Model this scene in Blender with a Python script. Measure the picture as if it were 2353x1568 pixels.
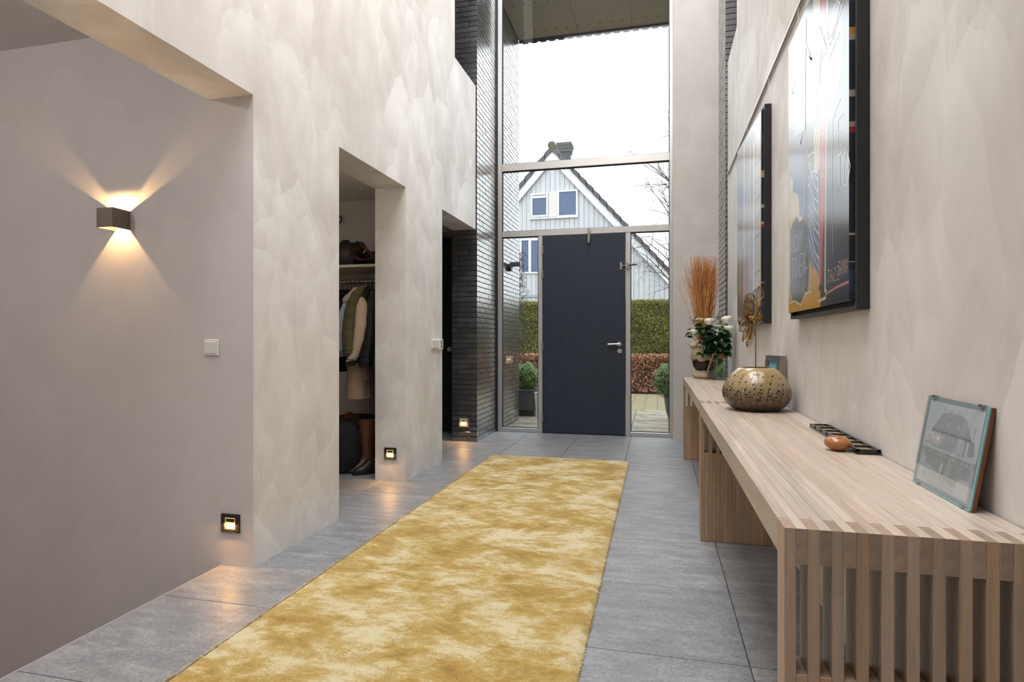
import bpy, bmesh, math, random
import numpy as np
from mathutils import Vector, Matrix, noise as mnoise
random.seed(7); np.random.seed(7)
S = bpy.context.scene
for o in list(bpy.data.objects): bpy.data.objects.remove(o)
COL = S.collection
PI = math.pi

# ------------------------------------------------------------ camera
FPX, CX, CY, HC = 1370.0, 1176.5, 781.0, 1.09
PSI = math.atan((1511 - CX) / FPX)
cam = bpy.data.cameras.new('camera'); co = bpy.data.objects.new('camera', cam); COL.objects.link(co)
cam.sensor_width = 36; cam.lens = FPX / 2353 * 36; cam.shift_y = -(784 - CY) / 2353
cam.clip_start = .02; cam.clip_end = 300
co.location = (0, 0, HC); co.rotation_euler = (PI / 2, 0, PSI)
S.camera = co
RV = Vector((math.cos(PSI), math.sin(PSI), 0)); FV = Vector((-math.sin(PSI), math.cos(PSI), 0)); CV = Vector((0, 0, HC))
def ray(x, y): return FV + RV * ((x - CX) / FPX) + Vector((0, 0, 1)) * ((CY - y) / FPX)
def gz(x, y, z=0.): r = ray(x, y); return CV + r * ((z - HC) / r.z)
def gx(x, y, X): r = ray(x, y); return CV + r * (X / r.x)
def gy(x, y, Y): r = ray(x, y); return CV + r * (Y / r.y)
def depth(p): return (Vector(p) - CV).dot(FV)

# ------------------------------------------------------------ render look, world, large lights
S.view_settings.view_transform = 'Standard'; S.view_settings.look = 'None'
S.view_settings.exposure = 0.12; S.view_settings.gamma = 1.0; S.view_settings.use_curve_mapping = False
W = bpy.data.worlds.new('overcast_sky'); S.world = W; W.use_nodes = True
nt = W.node_tree; nt.nodes.clear()
wo = nt.nodes.new('ShaderNodeOutputWorld'); bg = nt.nodes.new('ShaderNodeBackground')
tc = nt.nodes.new('ShaderNodeTexCoord'); mp = nt.nodes.new('ShaderNodeMapping'); mp.inputs['Scale'].default_value = (1.4, 1.4, 3.2)
nz = nt.nodes.new('ShaderNodeTexNoise'); nz.inputs['Scale'].default_value = 1.6; nz.inputs['Detail'].default_value = 7; nz.inputs['Roughness'].default_value = .55
cr = nt.nodes.new('ShaderNodeValToRGB')
cr.color_ramp.elements[0].position = .36; cr.color_ramp.elements[0].color = (.52, .555, .61, 1)
cr.color_ramp.elements[1].position = .62; cr.color_ramp.elements[1].color = (.70, .70, .695, 1)
bg.inputs['Strength'].default_value = 3.8
for a, b in ((tc.outputs['Generated'], mp.inputs['Vector']), (mp.outputs[0], nz.inputs['Vector']), (nz.outputs['Fac'], cr.inputs[0]), (cr.outputs[0], bg.inputs['Color']), (bg.outputs[0], wo.inputs[0])):
    nt.links.new(a, b)
def area(name, loc, rot, sx, sy, power, col):
    l = bpy.data.lights.new(name, 'AREA'); l.shape = 'RECTANGLE'; l.size = sx; l.size_y = sy; l.energy = power; l.color = col
    o = bpy.data.objects.new(name, l); COL.objects.link(o); o.location = loc; o.rotation_euler = rot; return o
# fill lights added above the hall, out of view, to brighten it
area('added_hall_fill', (-.62, 1.4, 6.42), (0, 0, 0), 1.9, 3.9, 150, (.98, .985, 1.0))
area('added_front_fill', (-.62, 5.62, 6.42), (0, 0, 0), 1.9, 1.6, 80, (.98, .99, 1.0))

# ------------------------------------------------------------ mesh helpers
class MB:
    def __init__(s): s.v = []; s.f = []; s.m = []; s.c = []
    def add(s, vs, fs, mi=0, col=None):
        b = len(s.v); s.v += [tuple(v) for v in vs]
        for f in fs: s.f.append([i + b for i in f]); s.m.append(mi); s.c.append(col)
        return s
    def box(s, x0, x1, y0, y1, z0, z1, mi=0, col=None):
        vs = [(x, y, z) for z in (z0, z1) for y in (y0, y1) for x in (x0, x1)]
        return s.add(vs, [(0, 2, 3, 1), (4, 5, 7, 6), (0, 1, 5, 4), (2, 6, 7, 3), (0, 4, 6, 2), (1, 3, 7, 5)], mi, col)
    def prism(s, poly, axis, a, b, mi=0, col=None):
        n = len(poly)
        def p(u, v, w): return {'x': (w, u, v), 'y': (u, w, v), 'z': (u, v, w)}[axis]
        vs = [p(u, v, a) for u, v in poly] + [p(u, v, b) for u, v in poly]
        fs = [list(range(n))[::-1], list(range(n, 2 * n))] + [(i, (i + 1) % n, n + (i + 1) % n, n + i) for i in range(n)]
        return s.add(vs, fs, mi, col)
    def tube(s, path, rad, n=6, mi=0, col=None, cap=True):
        P = [Vector(p) for p in path]; m = len(P)
        if not hasattr(rad, '__len__'): rad = [rad] * m
        ref = None; vs = []
        for i in range(m):
            t = (P[min(i + 1, m - 1)] - P[max(i - 1, 0)])
            if t.length < 1e-9: t = Vector((0, 0, 1))
            t.normalize()
            if ref is None: ref = t.orthogonal().normalized()
            else:
                ref = ref - t * ref.dot(t)
                ref = ref.normalized() if ref.length > 1e-6 else t.orthogonal().normalized()
            b = t.cross(ref)
            for k in range(n):
                a = 2 * PI * k / n; vs.append(P[i] + (ref * math.cos(a) + b * math.sin(a)) * rad[i])
        fs = [(i * n + k, i * n + (k + 1) % n, (i + 1) * n + (k + 1) % n, (i + 1) * n + k) for i in range(m - 1) for k in range(n)]
        if cap: fs += [list(range(n))[::-1], list(range((m - 1) * n, m * n))]
        return s.add(vs, fs, mi, col)
    def loft(s, rings, mi=0, col=None, cap=True):
        n = len(rings[0]); m = len(rings); vs = [p for r in rings for p in r]
        fs = [(i * n + k, i * n + (k + 1) % n, (i + 1) * n + (k + 1) % n, (i + 1) * n + k) for i in range(m - 1) for k in range(n)]
        if cap: fs += [list(range(n))[::-1], list(range((m - 1) * n, m * n))]
        return s.add(vs, fs, mi, col)
    def lathe(s, prof, c, n=32, mi=0, sq=None, cap=True):
        rings = []
        for r, z in prof:
            rg = []
            for k in range(n):
                a = 2 * PI * k / n; q = 1
                if sq: q = (abs(math.cos(a)) ** sq + abs(math.sin(a)) ** sq) ** (-1 / sq)
                rg.append((c[0] + r * q * math.cos(a), c[1] + r * q * math.sin(a), c[2] + z))
            rings.append(rg)
        return s.loft(rings, mi, None, cap)
    def ball(s, c, r, n=12, m=8, sc=(1, 1, 1), mi=0, col=None, bump=0):
        rings = []
        for i in range(m + 1):
            t = PI * i / m; rr = max(math.sin(t), 1e-3)
            rg = []
            for k in range(n):
                a = 2 * PI * k / n; d = Vector((rr * math.cos(a), rr * math.sin(a), -math.cos(t)))
                q = r * (1 + (bump * mnoise.noise(d * 2.3 + Vector(c) * 3) if bump else 0))
                rg.append((c[0] + d.x * q * sc[0], c[1] + d.y * q * sc[1], c[2] + d.z * q * sc[2]))
            rings.append(rg)
        return s.loft(rings, mi, col)
    def strip(s, pts, w, nrm, mi=0, col=None):
        """flat ribbon along pts, in the plane with normal nrm"""
        P = [Vector(p) for p in pts]; N = Vector(nrm); vs = []
        for i in range(len(P)):
            t = (P[min(i + 1, len(P) - 1)] - P[max(i - 1, 0)]).normalized(); b = N.cross(t)
            ww = w[i] if hasattr(w, '__len__') else w
            vs += [P[i] + b * ww / 2, P[i] - b * ww / 2]
        return s.add(vs, [(2 * i, 2 * i + 1, 2 * i + 3, 2 * i + 2) for i in range(len(P) - 1)], mi, col)
    def build(s, name, mats, parent=None, smooth=False, bevel=0, org=None, fixn=True, link=True):
        me = bpy.data.meshes.new(name)
        o3 = Vector(org) if org is not None else (ORG.get(parent.name, Vector()) if parent else Vector())
        me.from_pydata([(v[0] - o3.x, v[1] - o3.y, v[2] - o3.z) for v in s.v], [], s.f)
        for m in (mats if isinstance(mats, (list, tuple)) else [mats]): me.materials.append(m)
        if any(s.m): me.polygons.foreach_set('material_index', s.m)
        if any(c is not None for c in s.c):
            at = me.color_attributes.new('Col', 'FLOAT_COLOR', 'CORNER'); arr = []
            for f, c in zip(s.f, s.c): arr += list((c or (1, 1, 1)) + (1,) if len(c or (1, 1, 1)) == 3 else c) * len(f)
            at.data.foreach_set('color', arr)
        if fixn or bevel:
            bm = bmesh.new(); bm.from_mesh(me)
            if fixn: bmesh.ops.recalc_face_normals(bm, faces=bm.faces)
            if bevel: bmesh.ops.bevel(bm, geom=[e for e in bm.edges if len(e.link_faces) == 2 and e.calc_face_angle(0) > .6], offset=bevel, segments=1, affect='EDGES')
            bm.to_mesh(me); bm.free()
        if smooth:
            me.polygons.foreach_set('use_smooth', [True] * len(me.polygons))
            try: me.set_sharp_from_angle(angle=math.radians(smooth if smooth > 1 else 45))
            except Exception: pass
        o = bpy.data.objects.new(name, me)
        if link: COL.objects.link(o)
        if parent: o.parent = parent; ORG[o.name] = o3
        elif org is not None: o.location = o3; ORG[o.name] = o3
        return o
ORG = {}
def thing(name, label, cat, loc, group=None):
    o = bpy.data.objects.new(name, None); COL.objects.link(o); o.location = loc; o.empty_display_size = .05
    ORG[o.name] = Vector(loc); o['label'] = label; o['category'] = cat
    if group: o['group'] = group
    return o
def tag(o, label, cat, group=None):
    o['label'] = label; o['category'] = cat
    if group: o['group'] = group
    return o
def struct(o, label=None):
    o['kind'] = 'structure'
    if label: o['label'] = label
    return o
BOXC = {}
def piece(name, parent, b, mat, bevel=.002, endax=None):
    """a box piece (x0,x1,y0,y1,z0,z1) as an object of its own, sharing mesh data between equal sizes"""
    d = tuple(round(b[i + 1] - b[i], 4) for i in (0, 2, 4))
    key = (d, tuple(m.name for m in (mat if isinstance(mat, list) else [mat])), bevel, endax)
    if key not in BOXC:
        mb = MB(); mb.box(-d[0] / 2, d[0] / 2, -d[1] / 2, d[1] / 2, -d[2] / 2, d[2] / 2)
        t = mb.build(name, mat, bevel=bevel, link=False)
        if endax is not None:
            for p in t.data.polygons:
                if abs(p.normal[endax]) > .8: p.material_index = 1
        BOXC[key] = t.data; bpy.data.objects.remove(t)
    o = bpy.data.objects.new(name, BOXC[key]); COL.objects.link(o)
    c = Vector(((b[0] + b[1]) / 2, (b[2] + b[3]) / 2, (b[4] + b[5]) / 2))
    o.parent = parent; o.location = c - (ORG.get(parent.name, Vector()) if parent else Vector())
    return o

# ------------------------------------------------------------ materials
def srgb(r, g, b): return tuple(((c / 255 / 12.92) if c / 255 <= .04045 else ((c / 255 + .055) / 1.055) ** 2.4) for c in (r, g, b)) + (1,)
class N:
    def __init__(s, name):
        s.m = bpy.data.materials.new(name); s.m.use_nodes = True; s.t = s.m.node_tree; s.t.nodes.clear()
        s.out = s.t.nodes.new('ShaderNodeOutputMaterial')
    def n(s, typ, props={}, **ins):
        x = s.t.nodes.new('ShaderNode' + typ)
        for k, v in props.items(): setattr(x, k, v)
        for k, v in ins.items():
            k = k.replace('_', ' ') if not k.startswith('i') or not k[1:].isdigit() else int(k[1:])
            s.set(x.inputs[k], v)
        return x
    def set(s, inp, v):
        if isinstance(v, bpy.types.NodeSocket): s.t.links.new(v, inp)
        elif isinstance(v, bpy.types.Node): s.t.links.new(v.outputs[0], inp)
        else: inp.default_value = v
    def math(s, op, a, b=0., c=None):
        x = s.n('Math', {'operation': op}); s.set(x.inputs[0], a); s.set(x.inputs[1], b)
        if c is not None: s.set(x.inputs[2], c)
        return x.outputs[0]
    def vmath(s, op, a, b): x = s.n('VectorMath', {'operation': op}); s.set(x.inputs[0], a); s.set(x.inputs[1], b); return x.outputs[0]
    def mix(s, f, a, b, bt='MIX'):
        x = s.n('Mix', {'data_type': 'RGBA', 'blend_type': bt}); s.set(x.inputs['Factor'], f); s.set(x.inputs[6], a); s.set(x.inputs[7], b); return x.outputs[2]
    def ramp(s, f, stops):
        x = s.n('ValToRGB'); s.set(x.inputs[0], f); e = x.color_ramp.elements
        while len(e) < len(stops): e.new(.5)
        for i, (p, c) in enumerate(stops): e[i].position = p; e[i].color = c if len(c) == 4 else tuple(c) + (1,)
        return x.outputs[0]
    def co(s, kind='Object', scale=(1, 1, 1), loc=(0, 0, 0)):
        x = s.n('TexCoord'); m = s.n('Mapping'); s.t.links.new(x.outputs[kind], m.inputs[0]); m.inputs['Scale'].default_value = scale; m.inputs['Location'].default_value = loc; return m.outputs[0]
    def noise(s, v, scale, detail=3, rough=.55, dist=0): return s.n('TexNoise', Vector=v, Scale=scale, Detail=detail, Roughness=rough, Distortion=dist).outputs['Fac']
    def rnd(s):
        a = s.n('ObjectInfo').outputs['Random']; b = s.n('NewGeometry').outputs['Random Per Island']
        return s.math('FRACT', s.math('ADD', a, b))
    def bump(s, h, strength=.3, dist=.01): return s.n('Bump', Strength=strength, Distance=dist, Height=h).outputs[0]
    def fin(s, **ins):
        p = s.n('BsdfPrincipled')
        for k, v in ins.items(): s.set(p.inputs[k.replace('_', ' ')], v)
        s.t.links.new(p.outputs[0], s.out.inputs[0]); s.p = p; return s.m
def simple(name, col, rough=.5, metal=0., var=0., nscale=20., bump=0., bscale=80., rnd=0., **kw):
    k = N(name); c = col
    if var or rnd:
        hs = k.n('HueSaturation', Color=col); v = 1.0
        if var: v = k.math('ADD', k.math('MULTIPLY', k.noise(k.co(), nscale), 2 * var), 1 - var)
        if rnd:
            r = k.math('ADD', k.math('MULTIPLY', k.rnd(), 2 * rnd), 1 - rnd)
            v = k.math('MULTIPLY', v, r) if var else r
        k.set(hs.inputs['Value'], v); c = hs.outputs[0]
    a = dict(Base_Color=c, Roughness=rough, Metallic=metal)
    if bump: a['Normal'] = k.bump(k.noise(k.co(), bscale, 4), bump, .004)
    a.update(kw); return k.fin(**a)
def emis(name, col, st):
    k = N(name); return k.fin(Base_Color=col, Emission_Color=col, Emission_Strength=st, Roughness=.6)
def glass(name, tint=(.93, .96, .96, 1), rough=.0, ior=1.5):
    k = N(name); bf = k.n('NewGeometry').outputs['Backfacing']; f = k.n('Fresnel', IOR=k.math('ADD', k.math('MULTIPLY', bf, 1 / ior - ior), ior)); t = k.n('BsdfTransparent', Color=tint); g = k.n('BsdfGlossy', Roughness=rough)
    m = k.n('MixShader'); k.t.links.new(f.outputs[0], m.inputs[0]); k.t.links.new(t.outputs[0], m.inputs[1]); k.t.links.new(g.outputs[0], m.inputs[2])
    k.t.links.new(m.outputs[0], k.out.inputs[0]); return k.m
def vcol(name, rough=.4, **kw):
    k = N(name); a = k.n('VertexColor', {'layer_name': 'Col'}); return k.fin(Base_Color=a.outputs[0], Roughness=rough, **kw)

def plaster(name, dark, light, amt=1.0):
    k = N(name); c = k.co()
    wob = k.n('TexNoise', Vector=c, Scale=2.2, Detail=2); w = k.vmath('MULTIPLY', k.vmath('SUBTRACT', wob.outputs['Color'], (.5, .5, .5)), (.22, .22, .22))
    p0 = k.vmath('ADD', c, w); val = None
    for sc, off, wt, ms in (((4.2, 4.2, 1.9), (0, 0, 0), .24, 1.3), ((7.5, 7.5, 3.0), (3.1, 1.7, .6), .17, 2.1), ((2.4, 2.4, 1.1), (7.3, 2.2, 4.1), .22, .9)):
        p = k.vmath('ADD', k.vmath('MULTIPLY', p0, sc), off)
        v = k.n('TexVoronoi', {'feature': 'F1'}, Vector=p, Scale=1.0, Randomness=1.0)
        d = k.vmath('SUBTRACT', p, v.outputs['Position']); sx = k.n('SeparateXYZ', Vector=d)
        t = k.n('MapRange', Value=sx.outputs['Z'], From_Min=-.35, From_Max=.5, To_Min=0., To_Max=wt).outputs[0]
        mk = k.n('MapRange', Value=k.noise(k.vmath('ADD', c, off), ms, 2), From_Min=.42, From_Max=.62).outputs[0]
        t = k.math('MULTIPLY', t, mk)
        val = t if val is None else k.math('ADD', val, t)
    fine = k.noise(k.vmath('MULTIPLY', c, (1.6, 1.6, .8)), 2.6, 7, .62, .6); big = k.noise(c, .9, 2)
    val = k.math('ADD', val, k.math('MULTIPLY', fine, .75)); val = k.math('ADD', val, k.math('MULTIPLY', big, .3))
    f = k.n('MapRange', Value=val, From_Min=.40, From_Max=.90, To_Min=0., To_Max=amt).outputs[0]
    col = k.mix(f, dark, light)
    grain = k.noise(c, 260, 2)
    bmp = k.bump(k.math('ADD', k.math('MULTIPLY', grain, .25), val), .10, .006)
    return k.fin(Base_Color=col, Roughness=k.n('MapRange', Value=f, To_Min=.62, To_Max=.45).outputs[0], Normal=bmp)
def wood(name, base, axis, rnd=.11, rough=.42):
    k = N(name); sc = [38, 38, 38]; sc[axis] = 1.6
    r = k.rnd(); off = k.n('CombineXYZ', X=k.math('MULTIPLY', r, 37.), Y=k.math('MULTIPLY', r, 91.), Z=k.math('MULTIPLY', r, 53.))
    c = k.vmath('ADD', k.co('Object', tuple(sc)), off.outputs[0])
    g = k.noise(c, 1.6, 6, .65, .6); fl = k.noise(k.vmath('MULTIPLY', c, (3, 3, 3)), 2.2, 2)
    d = tuple(x * .72 for x in base[:3]) + (1,); l = tuple(min(1, x * 1.14) for x in base[:3]) + (1,)
    col = k.ramp(g, ((.28, d), (.5, base), (.75, l)))
    col = k.mix(k.n('MapRange', Value=fl, From_Min=.60, From_Max=.72, To_Min=0., To_Max=.6).outputs[0], col, d)
    ax = k.n('SeparateXYZ', Vector=k.co()).outputs[axis]; sv = k.n('TexWhiteNoise', {'noise_dimensions': '1D'}); k.set(sv.inputs['W'], k.math('FLOOR', k.math('ADD', k.math('MULTIPLY', ax, 1.9), k.math('MULTIPLY', r, 23.))))
    vv = k.math('ADD', k.math('MULTIPLY', k.math('ADD', k.math('MULTIPLY', r, .5), k.math('MULTIPLY', sv.outputs['Value'], .5)), 2.6 * rnd), 1 - 1.3 * rnd)
    hs = k.n('HueSaturation', Color=col, Value=vv, Saturation=k.math('ADD', k.math('MULTIPLY', k.math('FRACT', k.math('MULTIPLY', r, 7.3)), .3), .82))
    return k.fin(Base_Color=hs.outputs[0], Roughness=rough, Normal=k.bump(g, .08, .003))

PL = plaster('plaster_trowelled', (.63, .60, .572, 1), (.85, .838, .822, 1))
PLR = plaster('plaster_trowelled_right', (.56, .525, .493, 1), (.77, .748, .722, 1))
PLS = plaster('plaster_stairwell', (.63, .59, .575, 1), (.70, .66, .645, 1), .8)
PLP = plaster('plaster_pier', (.50, .465, .435, 1), (.60, .57, .54, 1), .7)
WHITE = simple('white_ceiling_paint', (.75, .72, .68, 1), .8)
DARKROOM = simple('cloakroom_grey_paint', (.50, .475, .465, 1), .8, var=.08, nscale=3)
def tilemat():
    k = N('floor_tile_stone'); r = k.rnd()
    off = k.n('CombineXYZ', X=k.math('MULTIPLY', r, 31.), Y=k.math('MULTIPLY', r, 77.), Z=0.)
    c = k.vmath('ADD', k.co(), off.outputs[0])
    n1 = k.noise(k.vmath('MULTIPLY', c, (3, 9, 3)), 1.6, 6, .62); n2 = k.noise(c, 55, 4, .7); n3 = k.noise(k.vmath('MULTIPLY', c, (1, 2.2, 1)), 130, 2, .5)
    col = k.ramp(k.math('ADD', k.math('MULTIPLY', n1, .55), k.math('MULTIPLY', n2, .45)), ((.36, (.165, .172, .183, 1)), (.5, (.235, .243, .254, 1)), (.64, (.34, .347, .355, 1))))
    col = k.mix(k.n('MapRange', Value=n3, From_Min=.64, From_Max=.70).outputs[0], col, (.035, .035, .037, 1))
    n4 = k.noise(k.vmath('ADD', c, (5, 3, 1)), 95, 3, .5)
    col = k.mix(k.n('MapRange', Value=n4, From_Min=.63, From_Max=.72, To_Max=.6).outputs[0], col, (.42, .42, .41, 1))
    hs = k.n('HueSaturation', Color=col, Value=k.math('ADD', k.math('MULTIPLY', r, .16), .92))
    return k.fin(Base_Color=hs.outputs[0], Roughness=k.n('MapRange', Value=n2, From_Min=.3, From_Max=.7, To_Min=.36, To_Max=.54).outputs[0], Normal=k.bump(n2, .05, .002))
TILE = tilemat()
GROUT = simple('dark_grout', (.035, .035, .036, 1), .8)
def brickmat():
    k = N('anthracite_brick'); r = k.rnd(); c = k.co()
    n1 = k.noise(k.vmath('MULTIPLY', c, (1, 1, 2)), 18, 5, .65)
    col = k.ramp(k.math('ADD', k.math('MULTIPLY', r, .55), k.math('MULTIPLY', n1, .45)), ((.2, (.014, .015, .018, 1)), (.5, (.028, .029, .033, 1)), (.8, (.055, .056, .060, 1))))
    return k.fin(Base_Color=col, Roughness=k.n('MapRange', Value=n1, From_Min=.3, From_Max=.7, To_Min=.24, To_Max=.36).outputs[0], IOR=1.7, Coat_Weight=1.0, Coat_IOR=2.3, Coat_Roughness=.22, Normal=k.bump(n1, .03, .002))
BRICK = brickmat()
MORTAR = simple('dark_mortar', (.022, .021, .020, 1), .9, var=.2, nscale=40)
ALU = simple('anodised_aluminium', (.56, .56, .555, 1), .36, .7, var=.06, nscale=6)
DARKALU = simple('dark_aluminium', (.03, .033, .038, 1), .4, .4)
GASKET = simple('black_gasket', (.01, .01, .01, 1), .6)
STEEL = simple('brushed_steel', (.62, .60, .57, 1), .28, 1.)
CHROME = simple('chrome', (.50, .49, .47, 1), .2, 1.)
GLASS = glass('window_glass')
def doormat():
    k = N('navy_door_lacquer'); n = k.noise(k.co('Object', (90, 90, 3)), 1.5, 4)
    col = k.ramp(n, ((.3, (.026, .033, .050, 1)), (.7, (.036, .044, .064, 1))))
    return k.fin(Base_Color=col, Roughness=.42, Specular_IOR_Level=.25, Normal=k.bump(n, .12, .002))
DOORM = doormat()
BLACK = simple('black_satin', (.008, .008, .009, 1), .4)
WPLAST = simple('white_switch_plastic', (.78, .77, .74, 1), .3)
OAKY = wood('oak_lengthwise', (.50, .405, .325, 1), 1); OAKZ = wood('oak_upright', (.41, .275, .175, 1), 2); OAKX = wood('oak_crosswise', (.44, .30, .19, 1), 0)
OAKE = simple('oak_end_grain', (.30, .215, .155, 1), .55, var=.35, nscale=90, rnd=.15)
WARM = (1.0, .60, .24)

# ------------------------------------------------------------ constants of the place
XL, XLB, XR, ZT = -1.878, -2.133, .65, 6.42     # left wall face, its back, right wall face, ceiling
LZ, SZ = 2.262, 3.785                          # lintel height, sill height of the upper openings
YA, YB0, YB1, YC0, YC1 = 2.475, 3.266, 4.25, 5.05, 6.06
YF = 6.86                                      # inner face of the front glazing
BXL, BXR = -1.868, .632                        # brick faces

# ------------------------------------------------------------ floor and tiles
f = MB(); f.box(-2.052, .9, -3.5, 6.95, -.25, -.010); f.box(-3.6, -2.052, YA + .12, 6.95, -.25, -.010)
floor = struct(f.build('floor', GROUT))
TP, TQ = .587, .598
def tiles(xa, xb, ya, yb, x_ref, y_ref):
    i0 = math.floor((xa - x_ref) / TP); j0 = math.floor((ya - y_ref) / TQ)
    for i in range(i0, i0 + 12):
        for j in range(j0, j0 + 24):
            a = max(xa, x_ref + i * TP + .0016); b = min(xb, x_ref + (i + 1) * TP - .0016)
            c = max(ya, y_ref + j * TQ + .0016); d = min(yb, y_ref + (j + 1) * TQ - .0016)
            if b - a > .03 and d - c > .03: piece('floor_tile', floor, (a, b, c, d, -.0105, 0), TILE, .0012)
tiles(-2.047, XR, -3.4, YF + .06, .300, 1.520)
tiles(-3.55, -2.050, YA + .13, YF + .06, .300, 1.520)

# ------------------------------------------------------------ left wall with its openings
m = MB()
m.box(XLB, XL, YA + .003, YB0, 0, LZ); m.box(XLB, XL, YB1, YC0, 0, LZ); m.box(XLB, XL, -3.5, -1.4, 0, LZ)
m.box(XLB, XL, -3.5, YC1, LZ, SZ)
m.box(XLB, XL, -3.5, 3.2, SZ, ZT); m.box(XLB, XL, 4.724, 5.392, SZ, ZT)
wl = struct(m.build('wall_left', PL))
m = MB(); m.box(-3.95, XLB, YA, YA + .12, -2.8, 2.72); m.box(XLB, XL - .0005, YA, YA + .003, 0, LZ); m.box(XLB, -2.053, YA, YA + .12, -.3, 0)
struct(m.build('wall_stairwell', PLS))
m = MB(); m.box(-4.07, -3.95, -1.6, YA + .12, -2.8, 2.72); m.box(-3.95, -2.052, -1.6, -1.48, -2.8, 2.72); m.box(-2.052, -1.95, -1.48, YA, -2.8, -.25)
struct(m.build('wall_stairwell_side', PLS))
m = MB(); m.box(-4.07, XLB, -1.6, YA + .12, 2.65, 2.75); struct(m.build('ceiling_stairwell', PLS))
m = MB(); m.box(-4.07, -1.95, -1.6, YA + .12, -2.9, -2.8); struct(m.build('floor_stairwell', PLS))
m = MB(); m.box(-2.0525, -2.0485, -1.4, YA - .002, -.05, -.0005); struct(m.build('trim_stair_edge', simple('pale_edge_strip', (.55, .53, .5, 1), .5)))
# cloakroom and side lobby behind the left wall
m = MB(); m.box(-3.6, -3.5, YA + .12, 6.75, 0, 2.4); m.box(-3.5, XLB - .001, 4.96, 5.04, 0, 2.4)
struct(m.build('wall_cloakroom', DARKROOM))
m = MB(); m.box(-3.6, XLB, YA + .12, 6.75, 2.36, 2.45); struct(m.build('ceiling_cloakroom', WHITE))
m = MB(); m.box(-3.5, -2.16, 6.66, 6.76, 0, 2.4); struct(m.build('wall_lobby', DARKROOM))
# upper landing behind the upper openings
m = MB(); m.box(-3.5, -3.4, 2.5, 6.8, 2.6, ZT); m.box(-3.4, XLB, 3.0, 3.1, 2.6, ZT); m.box(-3.4, XLB, 5.0, 5.1, 2.6, ZT)
struct(m.build('wall_landing', PLP))
m = MB(); m.box(-3.4, XLB, 3.1, 5.0, 2.5, 2.6); m.box(-3.4, XLB, 5.1, 6.8, 2.5, 2.6); struct(m.build('floor_landing', OAKY))

# ------------------------------------------------------------ right wall
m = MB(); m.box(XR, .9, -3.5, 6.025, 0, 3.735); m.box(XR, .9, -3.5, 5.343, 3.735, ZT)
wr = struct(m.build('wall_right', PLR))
m = MB(); m.box(.165, BXR, 6.67, 6.95, 0, ZT); struct(m.build('wall_front_pier', PLP))
m = MB(); m.box(1.5, 1.6, 5.2, 6.4, 3.6, ZT); m.box(.9, 1.5, 5.24, 5.34, 3.6, ZT); m.box(.9, 1.5, 5.34, 6.4, 3.6, 3.73); struct(m.build('wall_right_landing', PLP))
# ceiling with openings cut for the added fill lights, solid rear wall
m = MB(); m.box(-3.5, .36, -3.5, -.58, ZT, 6.55); m.box(-3.5, .36, 3.38, 4.78, ZT, 6.55); m.box(-3.5, .36, 6.46, 6.95, ZT, 6.55); m.box(-3.5, -1.6, -.58, 3.38, ZT, 6.55); m.box(-3.5, -1.6, 4.78, 6.46, ZT, 6.55); m.box(.36, 1.6, -3.5, 6.95, ZT, 6.55)
struct(m.build('ceiling', WHITE))
m = MB(); m.box(XLB, .9, -3.62, -3.5, 0, ZT)
struct(m.build('wall_rear', PLP))

# ------------------------------------------------------------ brickwork
CH, BL, BW, JT = .0555, .215, .100, .0075
def brickwork(wall, boxes, limit=300):
    boxes = [b for b in boxes if b[1] - b[0] > .02 and b[3] - b[2] > .02]
    def vis(b):
        c = Vector(((b[0] + b[1]) / 2, (b[2] + b[3]) / 2, (b[4] + b[5]) / 2)); d = depth(c)
        y = CY - FPX * (c.z - HC) / d
        return (0 if -20 < y < 1580 else 1, d)
    boxes.sort(key=vis)
    for b in boxes[:limit]: piece('brick', wall, b, BRICK, .0009)
    if boxes[limit:]:
        m = MB()
        for b in boxes[limit:]: m.box(*b)
        o = m.build('bricks', BRICK, wall, fixn=False); o['kind'] = 'stuff'
def run(a, b, first):
    """lengths of a course from a to b, first brick of length first"""
    out = []; s = a; l = first
    while s < b - .015:
        e = min(s + l, b); out.append((s, e - (JT if e < b else 0))); s = s + l; l = BL + JT
    return out
rr = random.Random(3)
def j(): return rr.uniform(-.0012, .0012)
# left pier, inside: front face at y 6.08 looking at the camera, long face looking across the hall
PY0, PX0 = 6.08, -2.15
m = MB(); m.box(PX0 + .012, BXL - .007, PY0 + .006, YF - .001, 0, ZT); wbl = struct(m.build('wall_brick_left', MORTAR))
bx = []
for k in range(115):
    z0 = k * CH; z1 = z0 + CH - JT
    if k % 2 == 0:
        for a, b in run(PY0, YF - .002, BL + JT): q = j(); bx.append((BXL - BW, BXL + q, a, b, z0, z1))
        q = j(); bx.append((PX0, BXL - BW - JT, PY0 + q, PY0 + BW, z0, z1))
    else:
        q = j(); bx.append((BXL - BL, BXL + j(), PY0 + q, PY0 + BW, z0, z1)); bx.append((PX0, BXL - BL - JT, PY0 + q, PY0 + BW, z0, z1))
        for a, b in run(PY0 + BW + JT, YF - .002, BL + JT): q = j(); bx.append((BXL - BW, BXL + q, a, b, z0, z1))
brickwork(wbl, bx)
# left wall outside, from the glazing to the canopy edge
OY0, OY1 = 6.96, 8.07
m = MB(); m.box(BXL - .1, BXL - .007, OY0, OY1 - .008, -.1, 5.24); wbo = struct(m.build('wall_brick_outside', MORTAR)); bx = []
for k in range(-1, 94):
    z0 = k * CH; z1 = z0 + CH - JT
    for a, b in run(OY0, OY1, BL + JT if k % 2 == 0 else BW + JT): q = j(); bx.append((BXL - BW, BXL + q, a, b, z0, z1))
brickwork(wbo, bx)
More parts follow.
